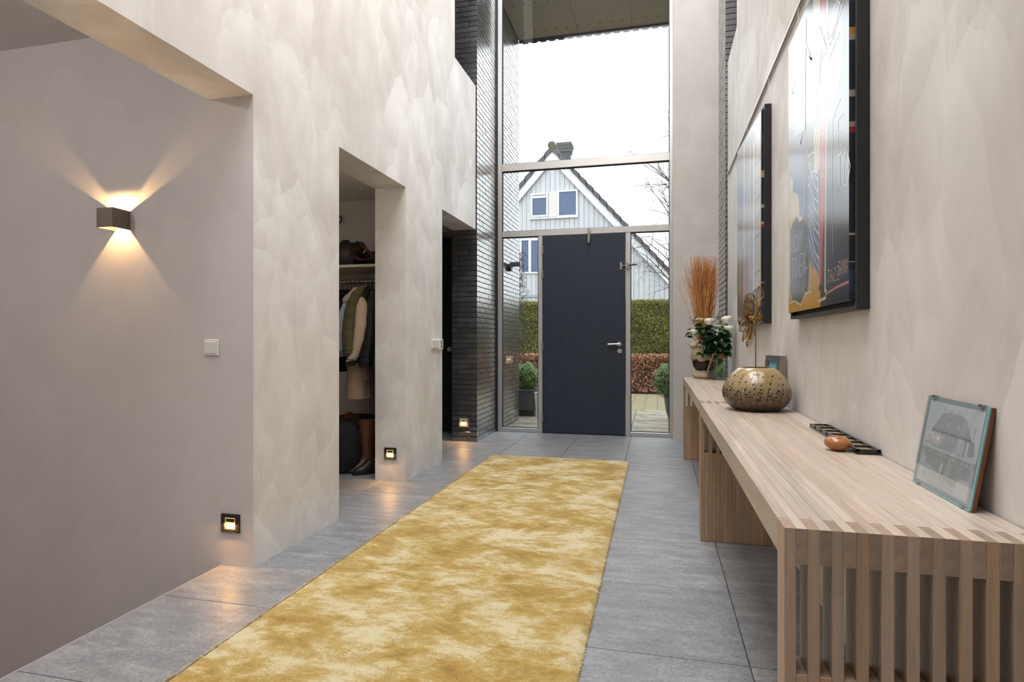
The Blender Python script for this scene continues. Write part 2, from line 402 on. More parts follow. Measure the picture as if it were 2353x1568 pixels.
# right pier inside
m = MB(); m.box(BXR + .006, 1.25, 6.0445, 6.67, 0, ZT); wbr = struct(m.build('wall_brick_right', MORTAR)); bx = []
for k in range(115):
    z0 = k * CH; z1 = z0 + CH - JT
    if k % 2 == 0:
        for a, b in run(6.04, 6.668, BL + JT): q = j(); bx.append((BXR - q, BXR + BW, a, b, z0, z1))
        if z0 > 3.6:
            for a, b in run(BXR + BW + JT, 1.25, BL + JT): bx.append((a, b, 6.04 + j(), 6.04 + BW, z0, z1))
    else:
        for a, b in run(6.04 + BW + JT, 6.668, BL + JT): q = j(); bx.append((BXR - q, BXR + BW, a, b, z0, z1))
        if z0 > 3.6:
            for a, b in run(BXR, 1.25, BL + JT): bx.append((a, b, 6.04 + j(), 6.04 + BW, z0, z1))
        else: bx.append((BXR, BXR + .2, 6.04, 6.04 + BW, z0, z1))
brickwork(wbr, bx)
m = MB(); m.box(BXR, .9, 6.96, 8.06, -.1, 5.24); struct(m.build('wall_outside_right', BRICK))
m = MB(); m.box(-6.5, BXL - .11, 6.96, 7.1, -.1, 6.6); m.box(.9, 5, 6.96, 7.1, -.1, 6.6); m.box(-6.5, 5, 6.96, 7.1, 5.5, 6.6); struct(m.build('wall_facade', MORTAR))
# window on the upper landing, next to the brick
w1 = MB(); w1.box(-2.075, -2.035, 6.10, 6.16, SZ - .1, ZT); w1.box(-2.115, -2.095, 6.12, 6.17, SZ - .1, ZT); w1.box(-2.60, -2.56, 6.10, 6.16, SZ - .1, ZT); w1.box(-2.60, -2.035, 6.10, 6.16, SZ - .16, SZ - .1)
w1 = struct(w1.build('window_2', simple('grey_blue_frame', (.17, .21, .23, 1), .35, .3)))
g = MB(); g.box(-2.56, -2.03, 6.135, 6.145, SZ - .1, ZT); g.build('pane', simple('dark_pane', (.015, .026, .032, 1), .06), w1)

# ------------------------------------------------------------ front glazing and door
YG0, YG1 = YF, 6.93
fr = MB()
jx = (BXL + .018, -1.798); m1 = (-1.360, -1.308); m2 = (-.352, -.296); jr = (.128, .166)
for a in (jx, jr): fr.box(a[0], a[1], YG0, YG1, 0, ZT)
for a in (m1, m2): fr.box(a[0], a[1], YG0, YG1, 0, 2.305)
fr.box(jx[1], jr[0], YG0 - .004, YG1, 2.305, 2.372); fr.box(jx[1], jr[0], YG0 - .004, YG1, 3.088, 3.175); fr.box(jx[1], jr[0], YG0, YG1, 5.42, 5.5)
fr.box(jx[1], m1[0], YG0, YG1, 0, .047); fr.box(m2[1], jr[0], YG0, YG1, 0, .047)
win = struct(fr.build('window_1', ALU, bevel=.003))
g = MB(); g.box(BXL, BXL + .018, YG0 - .012, YG1, 0, ZT); g.build('side_post', DARKALU, win)
panes = ((jx[1], m1[0], .047, 2.305), (m2[1], jr[0], .047, 2.305), (jx[1], jr[0], 2.372, 3.088), (jx[1], jr[0], 3.175, 5.42))
for a, b, c, d in panes:
    g = MB(); t = .007
    g.box(a, a + t, YG0 + .012, YG0 + .05, c, d); g.box(b - t, b, YG0 + .012, YG0 + .05, c, d); g.box(a + t, b - t, YG0 + .012, YG0 + .05, c, c + t); g.box(a + t, b - t, YG0 + .012, YG0 + .05, d - t, d)
    g.build('gasket', GASKET, win)
    g = MB(); g.add([(a + t, YG0 + .03, c + t), (b - t, YG0 + .03, c + t), (b - t, YG0 + .03, d - t), (a + t, YG0 + .03, d - t)], [(0, 1, 2, 3)]); g.build('pane', GLASS, win)
d = MB(); d.box(m1[1] + .003, m2[0] - .003, YG0 - .012, YG0 + .045, .008, 2.301)
door = struct(d.build('door_1', DOORM, bevel=.003))
def rosette(c, r, t):
    q = MB(); q.tube([(c[0], c[1], c[2]), (c[0], c[1] - t, c[2])], r, 24); return q
yd = YG0 - .012
hc = gy(1423, 791, yd); lc = gy(1424, 807, yd)
h = rosette(hc, .026, .008); h.tube([(hc.x, yd - .006, hc.z), (hc.x, yd - .05, hc.z)], .009, 12); h.tube([(hc.x + .004, yd - .048, hc.z), (hc.x - .125, yd - .050, hc.z - .003)], .0095, 12)
h.build('door_handle', STEEL, door, smooth=True)
h = rosette(lc, .026, .007); lk = h.build('lock_rosette', STEEL, door, smooth=True)
h = MB(); h.tube([(lc.x, yd - .007, lc.z), (lc.x, yd - .012, lc.z)], .010, 16); h.box(lc.x - .004, lc.x + .004, yd - .011, yd - .007, lc.z - .017, lc.z); h.build('lock_cylinder', CHROME, lk, smooth=True)
for py in (574, 630, 796, 961):
    c = gy(1247, py, yd); h = MB(); h.box(m1[1] - .012, m1[1] + .010, yd - .006, yd + .002, c.z - .045, c.z + .045); h.tube([(m1[1], yd - .007, c.z - .046), (m1[1], yd - .007, c.z + .046)], .008, 10); h.build('hinge', STEEL, door, smooth=True)
c = gy(1353, 524, yd - .02); e = gy(1353, 559, yd - .02)
h = MB(); h.box(c.x - .014, c.x + .014, yd - .028, yd, c.z - .05, c.z); h.box(c.x - .010, c.x + .010, yd - .04, yd - .02, c.z - .075, c.z - .04)
h.tube([(c.x - .004, yd - .03, c.z - .06), (c.x - .004, yd - .03, e.z)], .013, 12); h.tube([(c.x + .012, yd - .03, c.z - .06), (c.x + .012, yd - .03, e.z + .01)], .006, 8)
h.build('door_latch', CHROME, door, smooth=True)
a = gy(1425, 611, yd - .01); b = gy(1464, 609, yd - .02)
h = MB(); h.box(a.x - .002, a.x + .020, yd - .014, yd, a.z - .045, a.z + .040); h.tube([(a.x + .015, yd - .02, a.z), (b.x - .12, yd - .03, a.z)], .006, 8)
h.box(m2[0] + .008, m2[0] + .040, yd - .035, yd + .012, a.z - .035, a.z + .030); lt = h.build('security_latch', CHROME, door, smooth=True)
h = MB(); h.tube([(m2[1] - .02, yd - .03, a.z + .005), (b.x, yd - .035, a.z + .008)], .011, 10); h.build('latch_grip', simple('bronze_grip', (.10, .085, .075, 1), .35, .7), lt, smooth=True)
m = MB(); m.box(m1[1], m2[0], YG0 - .02, YG1 + .02, -.004, .008); struct(m.build('trim_door_sill', DARKALU))
# black side door in the lobby
m = MB(); m.box(-3.08, -2.165, 6.60, 6.655, .02, 2.24); d2 = struct(m.build('door_2', BLACK, bevel=.003))
h = rosette((gy(1035, 803, 6.60).x - .012, 6.60, gy(1035, 803, 6.60).z), .027, .008).build('lock_rosette', simple('pale_nickel', (.6, .57, .52, 1), .4, .3), d2, smooth=True)
m = MB(); m.box(-3.12, -2.152, 6.575, 6.66, 2.245, 2.285); struct(m.build('trim_lobby_door', BLACK))

# ------------------------------------------------------------ canopy outside
cz = 5.24
CANM = simple('canopy_panel_brown_grey', (.33, .30, .25, 1), .7, var=.12, nscale=4)
m = MB(); m.box(BXL - .1, 1.2, 6.96, OY1, cz + .012, cz + .3); can = struct(m.build('canopy_roof', DARKALU))
xs = [BXL, -1.05, -.33, .40, 1.15]
for a, b in zip(xs, xs[1:]):
    for c, d in ((6.965, 7.55), (7.553, OY1 - .02)): piece('soffit_panel', can, (a + .002, b - .002, c, d, cz, cz + .011), CANM, .001)
for yy in (7.20, 7.86):
    for i in range(13):
        o = MB(); x = BXL + .12 + i * .145; o.tube([(x, yy, cz + .001), (x, yy, cz - .004)], .010, 10); o.build('fixing_screw', BLACK, can)
m = MB(); m.box(BXL, 1.15, OY1 - .02, OY1 + .02, cz - .03, cz + .3)
for i in range(24): m.box(BXL + .05 + i * .125, BXL + .13 + i * .125, OY1 - .02, OY1 + .02, cz - .045, cz - .03)
m.build('edge_profile', DARKALU, can)

# ------------------------------------------------------------ rug
def rugmat():
    k = N('gold_viscose_pile'); c = k.co()
    n1 = k.noise(k.vmath('MULTIPLY', c, (1.0, 1.3, 1)), 3.4, 8, .66, .35); n2 = k.noise(k.vmath('MULTIPLY', c, (1, 1.8, 1)), 11, 7, .75, .3); n3 = k.noise(k.vmath('MULTIPLY', c, (1, 1.5, 1)), 120, 4, .75)
    st = k.noise(k.vmath('MULTIPLY', c, (.25, 2.0, 1)), 1.5, 3)
    v = k.math('ADD', k.math('ADD', k.math('MULTIPLY', n1, .44), k.math('MULTIPLY', n2, .28)), k.math('ADD', k.math('MULTIPLY', n3, .20), k.math('MULTIPLY', st, .10)))
    col = k.ramp(v, ((.40, (.33, .175, .008, 1)), (.465, (.50, .305, .032, 1)), (.508, (.62, .44, .12, 1)), (.56, (.83, .715, .43, 1))))
    h = k.math('ADD', k.math('MULTIPLY', n3, .7), k.math('MULTIPLY', n2, 1.2))
    return k.fin(Base_Color=col, Roughness=.75, Sheen_Weight=.35, Sheen_Roughness=.4, Normal=k.bump(h, .9, .010))
RX0, RX1, RY0, RY1 = -1.512, -.250, 1.22, 5.385
nx, ny = 100, 330; vs = []; fs = []
for jn in range(ny + 1):
    for i in range(nx + 1):
        x = RX0 + (RX1 - RX0) * i / nx; y = RY0 + (RY1 - RY0) * jn / ny
        ex = min(i, nx - i) / 2; ey = min(jn, ny - jn) / 2; e = min(ex, ey, 1)
        z = .002 + .013 * e ** .5 + .0022 * mnoise.noise((x * 9, y * 9, 0)) + .0016 * mnoise.noise((x * 40, y * 40, 3))
        if i in (0, nx): x += .004 * mnoise.noise((y * 30, i, 0)) + .003 * mnoise.noise((y * 4, i, 5))
        if jn in (0, ny): y += .004 * mnoise.noise((x * 30, jn, 0))
        vs.append((x, y, max(.001, z)))
for jn in range(ny):
    for i in range(nx):
        a = jn * (nx + 1) + i; fs.append((a, a + 1, a + nx + 2, a + nx + 1))
m = MB(); m.add(vs, fs); RUG = rugmat()
rug = tag(m.build('runner_rug', RUG, smooth=True, org=((RX0 + RX1) / 2, (RY0 + RY1) / 2, 0), fixn=False), 'long golden yellow viscose runner rug with mottled pile on the grey tiles', 'rug')
# loose pile ends along the rug's edges
m = MB(); rg = random.Random(5)
def tuft(x, y, dx, dy):
    l = rg.uniform(.004, .011); a = Vector((x, y, .002 + rg.random() * .009)); b = a + Vector((dx * l + rg.uniform(-.004, .004), dy * l + rg.uniform(-.004, .004), rg.uniform(-.002, .004))); b.z = max(b.z, .001)
    t = Vector((-dy, dx, 0)) * .0022; m.add([a - t, a + t, b], [(0, 1, 2)])
for _ in range(5200):
    y = rg.uniform(RY0, RY1); tuft(*((RX0, y, -1, 0) if rg.random() < .5 else (RX1, y, 1, 0)))
for _ in range(1200): x = rg.uniform(RX0, RX1); tuft(x, RY1, 0, 1)
o = m.build('pile_edge', RUG, rug, fixn=False); o['kind'] = 'stuff'

# ------------------------------------------------------------ oak console tables of finger-jointed laths
def table(label, x0, y0, L=2.26, nl=21, p=.02, H=.745, T=.066):
    t = thing('oak_console_table', label, 'table', (x0 + nl * p / 2, y0 + L / 2, 0), 'oak console tables along the right wall')
    for i in range(nl):
        a, b = x0 + i * p + .0002, x0 + (i + 1) * p - .0002
        if i % 2 == 0:
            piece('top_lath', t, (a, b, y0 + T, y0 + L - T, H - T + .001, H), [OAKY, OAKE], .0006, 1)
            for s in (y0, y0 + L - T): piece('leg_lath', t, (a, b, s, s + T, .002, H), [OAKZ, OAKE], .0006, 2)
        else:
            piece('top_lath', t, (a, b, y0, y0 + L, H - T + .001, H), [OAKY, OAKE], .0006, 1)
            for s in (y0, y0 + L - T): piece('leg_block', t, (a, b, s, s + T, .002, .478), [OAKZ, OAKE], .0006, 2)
    return t
TX = .226; TZ = .745
table('oak slatted console table carrying the round vase and the leaning photograph', TX, 1.182)
table('oak slatted console table carrying the jar of white roses', TX + .003, 3.462)

# ------------------------------------------------------------ round vase with music notes
vc = Vector((.472, 3.13, TZ)); VK = [(.088, 0), (.104, .004), (.130, .022), (.150, .048), (.1595, .078), (.156, .108), (.142, .140), (.120, .172), (.096, .197), (.080, .2085)]
def crom(a, b, c, d, t): return .5 * (2 * b + (c - a) * t + (2 * a - 5 * b + 4 * c - d) * t * t + (3 * b - a - 3 * c + d) * t ** 3)
VP = []
for i_ in range(len(VK) - 1):
    q4 = [VK[max(0, i_ - 1)], VK[i_], VK[i_ + 1], VK[min(len(VK) - 1, i_ + 2)]]
    for t_ in range(4): VP.append(tuple(crom(*[q[k_] for q in q4], t_ / 4) for k_ in (0, 1)))
VP.append(VK[-1])
def prof_at(h):
    for (r0, z0), (r1, z1) in zip(VP, VP[1:]):
        if z0 <= h <= z1: return r0 + (r1 - r0) * (h - z0) / max(1e-6, z1 - z0)
    return VP[-1][0]
VPd = [VP[0]] + [(prof_at(h), h) for h in [.002 + .0051 * i for i in range(41)]] + [(.077, .2095), (.074, .2085), (.078, .200), (.1, .18), (.13, .12), (.08, .02)]
k = N('vase_gold_lacquer'); sz = k.n('SeparateXYZ', Vector=k.co()).outputs['Z']; n = k.noise(k.co(), 9, 4)
q = k.math('ADD', k.math('MULTIPLY', sz, 4.6), k.math('MULTIPLY', n, .16))
VASEM = k.fin(Base_Color=k.ramp(q, ((.08, (.03, .018, .012, 1)), (.30, (.125, .072, .033, 1)), (.60, (.26, .185, .088, 1)), (1.0, (.36, .255, .095, 1)))), Roughness=.28, Metallic=.0, Coat_Weight=.6, Coat_Roughness=.06)
vase = thing('round_vase', 'round gold-brown lacquered vase printed with black music notes', 'vase', vc)
m = MB(); m.lathe(VPd, vc, 64); m.build('vase_body', VASEM, vase, smooth=60)
INK = simple('black_ink', (.006, .005, .004, 1), .35)
def vs_pt(u, h, off=.0006):   # u: metres along the belly from the side facing the hall, h: height
    r = prof_at(h) + off; a = -2.05 + u / max(r, .05); return Vector((vc.x + r * math.cos(a), vc.y + r * math.sin(a), vc.z + h))
notes = MB(); rn = random.Random(11)
def nline(pts, w):
    P = [vs_pt(u, h) for u, h in pts]
    for A, B in zip(P, P[1:]):
        c = (A + B) / 2 - vc; nrm = Vector((c.x, c.y, .0)).normalized(); notes.strip([A, B], w, nrm)
def blob(u, h, a, b, ang):
    pts = [(u + a * math.cos(t) * math.cos(ang) - b * math.sin(t) * math.sin(ang), h + a * math.cos(t) * math.sin(ang) + b * math.sin(t) * math.cos(ang)) for t in [2 * PI * i / 8 for i in range(8)]]
    notes.add([vs_pt(u_, max(.003, h_)) for u_, h_ in pts], [list(range(8))])
def note(u, h, s=1., up=True, flag=False):
    s *= 1.15
    blob(u, h, .0042 * s, .003 * s, .5); sx = .0038 * s if up else -.0038 * s; l = .015 * s * (1 if up else -1)
    nline([(u + sx, h), (u + sx, h + l)], .0011 * s)
    if flag: nline([(u + sx, h + l), (u + sx + .006 * s, h + l * .6)], .0014 * s)
for base, cnt in ((.165, 11), (.138, 14), (.098, 26), (.108, 14)):
    u = -.26
    for _ in range(cnt):
        u += .52 / cnt; note(u + rn.uniform(-.006, .006), base + rn.uniform(-.008, .008), rn.uniform(.75, 1.15), rn.random() < .5, rn.random() < .4)
for _ in range(60): note(rn.uniform(-.26, .26), rn.uniform(.062, .088), rn.uniform(.6, 1.), rn.random() < .4, rn.random() < .3)
for _ in range(330):
    h = .012 + .055 * rn.random() ** 1.0; s = rn.uniform(.5, .95); blob(rn.uniform(-.26, .26), h, .0042 * s, .0028 * s, rn.uniform(0, 3))
for h in (.160, .166, .172, .135, .141, .147, .096, .102, .108, .114):
    for s in range(7):
        if rn.random() < .6: u0 = -.25 + s * .075; nline([(u0 + i * .012, h + .0006 * math.sin(i)) for i in range(6)], .0005)
def script_word(u, h, word_pts, s):
    for st in word_pts: nline([(u + x * s, h + y * s) for x, y in st], .0011)
andante = [[(0, 0), (.6, 1.2), (.8, 0)], [(.2, .5), (.9, .5)], [(.9, 0), (1.1, .6), (1.3, 0), (1.5, .5), (1.7, 0), (2, .5), (2, 0)], [(2.2, .5), (2.0, .1), (2.4, .2), (2.5, 1.2), (2.45, 0)], [(2.7, .5), (2.6, .1), (2.9, .4), (2.95, 0), (3.1, .5), (3.3, 0)], [(3.5, 1.1), (3.45, 0), (3.7, .1)], [(3.3, .65), (3.75, .65)], [(3.75, .25), (4.05, .35), (3.9, .55), (3.75, .2), (4.1, .05)]]
script_word(.020, .176, andante, .0085); script_word(-.115, .116, andante[3:], .0085)
o = notes.build('printed_notes', INK, vase, fixn=False); o['kind'] = 'stuff'

# gold wire flower standing in the vase
GOLD = simple('antique_gold_wire', (.36, .22, .08, 1), .3, 1.); GOLDS = simple('gold_petal_foil', (.30, .18, .065, 1), .32, 1.)
fl = thing('metal_wire_flower', 'tall gold metal flower with openwork petals standing in the round vase', 'decoration', (vc.x, vc.y, TZ + .02))
FY = 3.13
def fp(zx, zy, dy=0): return gy(1690 + zx / 7.125, 640 + zy / 7.125, FY + dy)
m = MB(); st = [fp(330, 1470), fp(330, 1200), fp(333, 950), fp(325, 780), fp(345, 560), fp(350, 380)]; st.insert(0, Vector((vc.x - .005, vc.y, TZ + .02))); m.tube(st, .0028, 8); m.tube([fp(333, 960), fp(310, 890), fp(285, 850)], .002, 6)
m.build('stem', GOLD, fl, smooth=True)
def petal(bx_, by_, tx_, ty_, wid, d0, d1, full=0):
    A = fp(bx_, by_, d0); B = fp(tx_, ty_, d1); ax = B - A; L = ax.length; ax.normalize()
    sd = ax.cross(-FV).normalized(); sc = depth(A) / FPX / 7.125; w = wid * sc / 2; q = MB()
    def pt(s, t): return A + ax * (L * s) + sd * (w * t * (math.sin(min(1, s * 1.02) ** .75 * PI * .86) if s < .86 else math.sqrt(max(0, 1 - ((s - .70) / .30) ** 2)) * .75)) + FV * (.012 * (1 - t * t) * s)
    S_ = [i / 14 for i in range(15)]
    q.tube([pt(s, 1) for s in S_] + [pt(s, -1) for s in reversed(S_)], .0019, 5)
    q.tube([pt(s, 0) for s in S_], .0015, 5)
    for t in (-.66, -.33, .33, .66): q.tube([pt(s, t) for s in S_], .0011, 4)
    for s in S_[3:-1:2]: q.tube([pt(s, -1), pt(s, 0), pt(s, 1)], .0011, 4)
    if full: q.add([pt(s, t) + FV * .001 for s in S_[:10] for t in (-.6, .6)], [(2 * i, 2 * i + 1, 2 * i + 3, 2 * i + 2) for i in range(9)])
    q.build('petal', GOLDS, fl, smooth=True)
petal(355, 375, 395, 130, 170, 0, .01); petal(270, 400, 195, 260, 170, -.01, -.02); petal(275, 540, 170, 330, 150, -.01, -.03)
petal(250, 690, 160, 520, 170, -.02, -.04, 1); petal(235, 700, 75, 860, 150, -.02, -.05); petal(235, 740, 130, 1040, 100, -.03, -.05); petal(270, 740, 205, 1135, 120, -.03, -.04, 1); petal(310, 760, 430, 590, 120, .01, .03); petal(320, 760, 350, 590, 90, 0, .03)
q = MB(); q.strip([fp(330, 640, -.01), fp(390, 520), fp(455, 380, .02)], [.012, .009, .002], -FV); q.build('petal', GOLDS, fl)
q = MB()
for i in range(5): q.ball(fp(240 + 14 * i, 640 + 9 * ((i * 7) % 5), -.03), .012, 10, 6, (1, 1, .7))
q.build('flower_centre', GOLDS, fl, smooth=True)

# ------------------------------------------------------------ small things on the near table
# leaning clip-framed photograph
fb0 = Vector((.607, 1.648, TZ)); hgt = .212; lean = math.atan2(.036, hgt); FWd = .278
pf = thing('clip_photo_frame', 'glass clip frame with an old grey photograph of a manor house', 'photo frame', (.61, 1.51, TZ))
def pp(u, v, n_=0.):     # u along the frame (0 far .. 1 near), v up, n_ outwards from its face
    return Vector((fb0.x + v * hgt * math.sin(lean) - n_ * math.cos(lean), fb0.y - u * FWd, TZ + .0012 + v * hgt * math.cos(lean) + n_ * math.sin(lean)))
def slab(n0, n1, mat, name, u0=0, u1=1, v0=0, v1=1, par=None):
    q = MB(); vs = [pp(u, v, n_) for n_ in (n0, n1) for u, v in ((u0, v0), (u1, v0), (u1, v1), (u0, v1))]
    q.add(vs, [(0, 1, 2, 3), (4, 5, 6, 7), (0, 1, 5, 4), (1, 2, 6, 5), (2, 3, 7, 6), (3, 0, 4, 7)]); return q.build(name, mat, par or pf)
slab(-.0075, 0, simple('brown_hardboard', (.16, .055, .018, 1), .6), 'backing_board')
slab(.0, .0008, simple('blue_grey_mount', (.27, .335, .365, 1), .5), 'mount')
ph = MB(); pq = lambda u, v: pp(u, v, .0011)
def pc(pts, g, lay=0):
    g = .22 + .72 * g; c = (g * .95, g * 1.0, g * 1.05); ph.add([pp(.055 + .89 * u, .05 + .90 * v, .0010 + lay * .0002) for u, v in pts], [list(range(len(pts)))], 0, c)
pc([(0, 0), (1, 0), (1, 1), (0, 1)], .60); pc([(0, .12), (.25, .0), (1, 0), (1, .42), (0, .42)], .40, 1); pc([(.15, .25), (.85, .05), (.95, .36), (.05, .40)], .28, 2); pc([(.72, .02), (.97, .02), (.97, .22), (.78, .22)], .52, 3); pc([(.02, .05), (.12, .03), (.14, .3), (.02, .33)], .50, 3)
pc([(.20, .46), (.80, .46), (.80, .66), (.20, .66)], .36, 1); pc([(.14, .66), (.86, .66), (.74, .86), (.62, .90), (.40, .90), (.28, .86)], .33, 2); pc([(.14, .64), (.86, .64), (.86, .67), (.14, .67)], .17, 3)
pc([(.84, .48), (.94, .50), (.92, .64), (.84, .66)], .24, 2); pc([(.06, .48), (.2, .48), (.2, .6), (.06, .58)], .45, 2)
for a in (.22, .66): pc([(a, .47), (a + .12, .47), (a + .12, .64), (a, .64)], .50, 3)
for a in (.38, .46, .54): pc([(a, .56), (a + .05, .56), (a + .05, .62), (a, .62)], .46, 3)
for a in (.42, .6): pc([(a, .73), (a + .05, .73), (a + .05, .79), (a, .79)], .47, 3)
for a in (.30, .44, .58, .74, .88): pc([(a, .85 if a < .7 else .68), (a + .02, .85 if a < .7 else .68), (a + .02, .95 if a < .7 else .80), (a, .95 if a < .7 else .80)], .42, 1)
for i in range(26): a = .03 + i * .037; pc([(a, .37), (a + .014, .37), (a + .014, .46), (a, .46)], .5 if i % 5 else .58, 4)
pc([(0, .425), (1, .425), (1, .45), (0, .45)], .58, 5); pc([(.44, .15), (.47, .2), (.48, .28), (.455, .33), (.43, .26)], .64, 4); pc([(.44, .02), (.46, .05), (.45, .12), (.43, .1)], .62, 4)
ph.build('photograph_print', vcol('photo_paper', .35, Coat_Weight=.3), pf, fixn=False)
slab(.0022, .0042, glass('clip_glass', (.97, .985, .985, 1)), 'glass_sheet')
slab(.0021, .0044, simple('green_glass_edge', (.25, .62, .62, 1), .15, Emission_Strength=0.), 'glass_edge', .992, 1.0); slab(.0021, .0044, bpy.data.materials['green_glass_edge'], 'glass_edge', 0, 1, 0, .006)
for u in (.10, .86): slab(-.004, .0062, CHROME, 'clip', u, u + .055, .985, 1.012); slab(-.004, .0062, CHROME, 'clip', u, u + .055, -.003, .016)
# black strip tray with seven small framed panels
tr = thing('multi_panel_frame', 'narrow black frame with seven small panels lying flat along the wall', 'photo frame', (.612, 2.26, TZ))
tx0, tx1, ty0, ty1 = .580, .646, 1.985, 2.55
m = MB(); m.box(tx0, tx1, ty0, ty1, TZ + .0005, TZ + .008); pitch = (ty1 - ty0) / 7
for i in range(8): y = ty0 + i * pitch; m.box(tx0, tx1, max(ty0, y - .009), min(ty1, y + .009), TZ + .008, TZ + .016)
m.box(tx0, tx0 + .009, ty0, ty1, TZ + .008, TZ + .0165); m.box(tx1 - .009, tx1, ty0, ty1, TZ + .008, TZ + .0165); m.build('tray_frame', simple('black_lacquer', (.008, .009, .012, 1), .25), tr)
PAN = simple('ochre_print', (.33, .26, .14, 1), .3, var=.5, nscale=60, rnd=.2)
for i in range(7): y = ty0 + i * pitch; piece('panel_picture', tr, (tx0 + .010, tx1 - .010, y + .010, y + pitch - .010, TZ + .008, TZ + .0105), PAN, .0003)
# polished brown stone with a dark hollow
sc_ = Vector((.545, 2.045, TZ)); st_ = thing('polished_stone', 'small polished brown oval stone with a dark hollow, beside the black frame', 'ornament', sc_)
m = MB(); m.ball((sc_.x, sc_.y, sc_.z + .0235), .038, 28, 16, (1, 1.05, .62), bump=.05); m.build('stone_body', simple('amber_stone', (.36, .13, .035, 1), .22, var=.35, nscale=25, Coat_Weight=.5), st_, smooth=True)
m = MB(); m.ball((sc_.x + .006, sc_.y, sc_.z + .0455), .010, 12, 6, (1, 1, .25)); m.build('hollow', BLACK, st_, smooth=True)
# little silver photo frame behind the vase
sf = thing('small_photo_frame', 'small silver photo frame with a blue picture standing behind the round vase', 'photo frame', (.58, 3.38, TZ))
ang = math.radians(-28); L_ = .155; c0 = Vector((.556, 3.455, TZ + .001))
def sp(u, v, n_=0.):
    d = Vector((.045, -.15, 0)).normalized(); nn = Vector((d.y, -d.x, 0)); up = Vector((.11, .03, 1)).normalized()
    return c0 + d * (u * .157) + up * (v * .262) + nn * n_
def sbar(u0, u1, v0, v1, n0, n1, mat, name):
    q = MB(); vs = [sp(u, v, n_) for n_ in (n0, n1) for u, v in ((u0, v0), (u1, v0), (u1, v1), (u0, v1))]; q.add(vs, [(0, 1, 2, 3), (4, 5, 6, 7), (0, 1, 5, 4), (1, 2, 6, 5), (2, 3, 7, 6), (3, 0, 4, 7)]); q.build(name, mat, sf)
SIL = simple('silver_frame', (.36, .34, .32, 1), .3, .9)
sbar(0, .18, 0, 1, 0, .016, SIL, 'frame_bar'); sbar(.82, 1, 0, 1, 0, .016, SIL, 'frame_bar'); sbar(.18, .82, 0, .1, 0, .016, SIL, 'frame_bar'); sbar(.18, .82, .88, 1, 0, .016, SIL, 'frame_bar')
sbar(.18, .82, .1, .88, .002, .006, simple('blue_print', (.13, .42, .58, 1), .3), 'picture'); sbar(0, 1, 0, 1, -.016, 0, simple('taupe_back', (.30, .25, .20, 1), .6), 'back_board')

# ------------------------------------------------------------ far table: jar of roses, twig vase
jc = Vector((.512, 5.42, TZ)); jar = thing('glass_jar', 'square ribbed glass jar with rope round its neck holding white roses', 'vase', jc)
JG = glass('jar_glass', (.90, .95, .94, 1), .03, 1.6)
m = MB(); m.lathe([(.062, .002), (.071, .010), (.074, .03), (.074, .155), (.070, .172), (.058, .185), (.055, .20), (.055, .222), (.058, .226)], jc, 32, sq=5, cap=False)
m.add([(jc.x + .06 * a, jc.y + .06 * b, jc.z + .004) for a, b in ((-1, -1), (1, -1), (1, 1), (-1, 1))], [(0, 1, 2, 3)]); jb = m.build('jar_body', JG, jar, smooth=40)
m = MB()
for z in (.045, .08, .115, .15): m.lathe([(.0745, z - .0012), (.0762, z), (.0745, z + .0012)], jc, 32, sq=5, cap=False)
for sx, sy in ((-1, 0), (1, 0), (0, -1), (0, 1)):
    for t in (-.035, 0, .035):
        x, y = (sx * .0752, t) if sx else (t, sy * .0752); m.tube([(jc.x + x, jc.y + y, jc.z + .02), (jc.x + x, jc.y + y, jc.z + .165)], .0013, 5)
m.build('embossed_grid', JG, jb)
m = MB(); m.lathe([(.050, .005), (.062, .006), (.064, .10), (.0, .10)], jc, 24, sq=5); m.build('water', glass('water', (.80, .88, .82, 1), 0, 1.33), jar, smooth=40)
ROPE = simple('natural_rope', (.30, .155, .065, 1), .85, var=.3, nscale=120)
m = MB()
for q_ in range(3): m.tube([(jc.x + .066 * math.cos(t), jc.y + .066 * math.sin(t), jc.z + .192 + .013 * q_ + .001 * math.sin(t * 9)) for t in [2 * PI * i / 30 for i in range(31)]], .0068, 7)
m.tube([gy(1540 + zx / 4.9, 570 + zy / 4.9, 5.33) for zx, zy in ((520, 1200), (490, 1190), (470, 1240), (450, 1300), (425, 1370), (428, 1400))], .0065, 7)
m.build('rope', ROPE, jar, smooth=True)
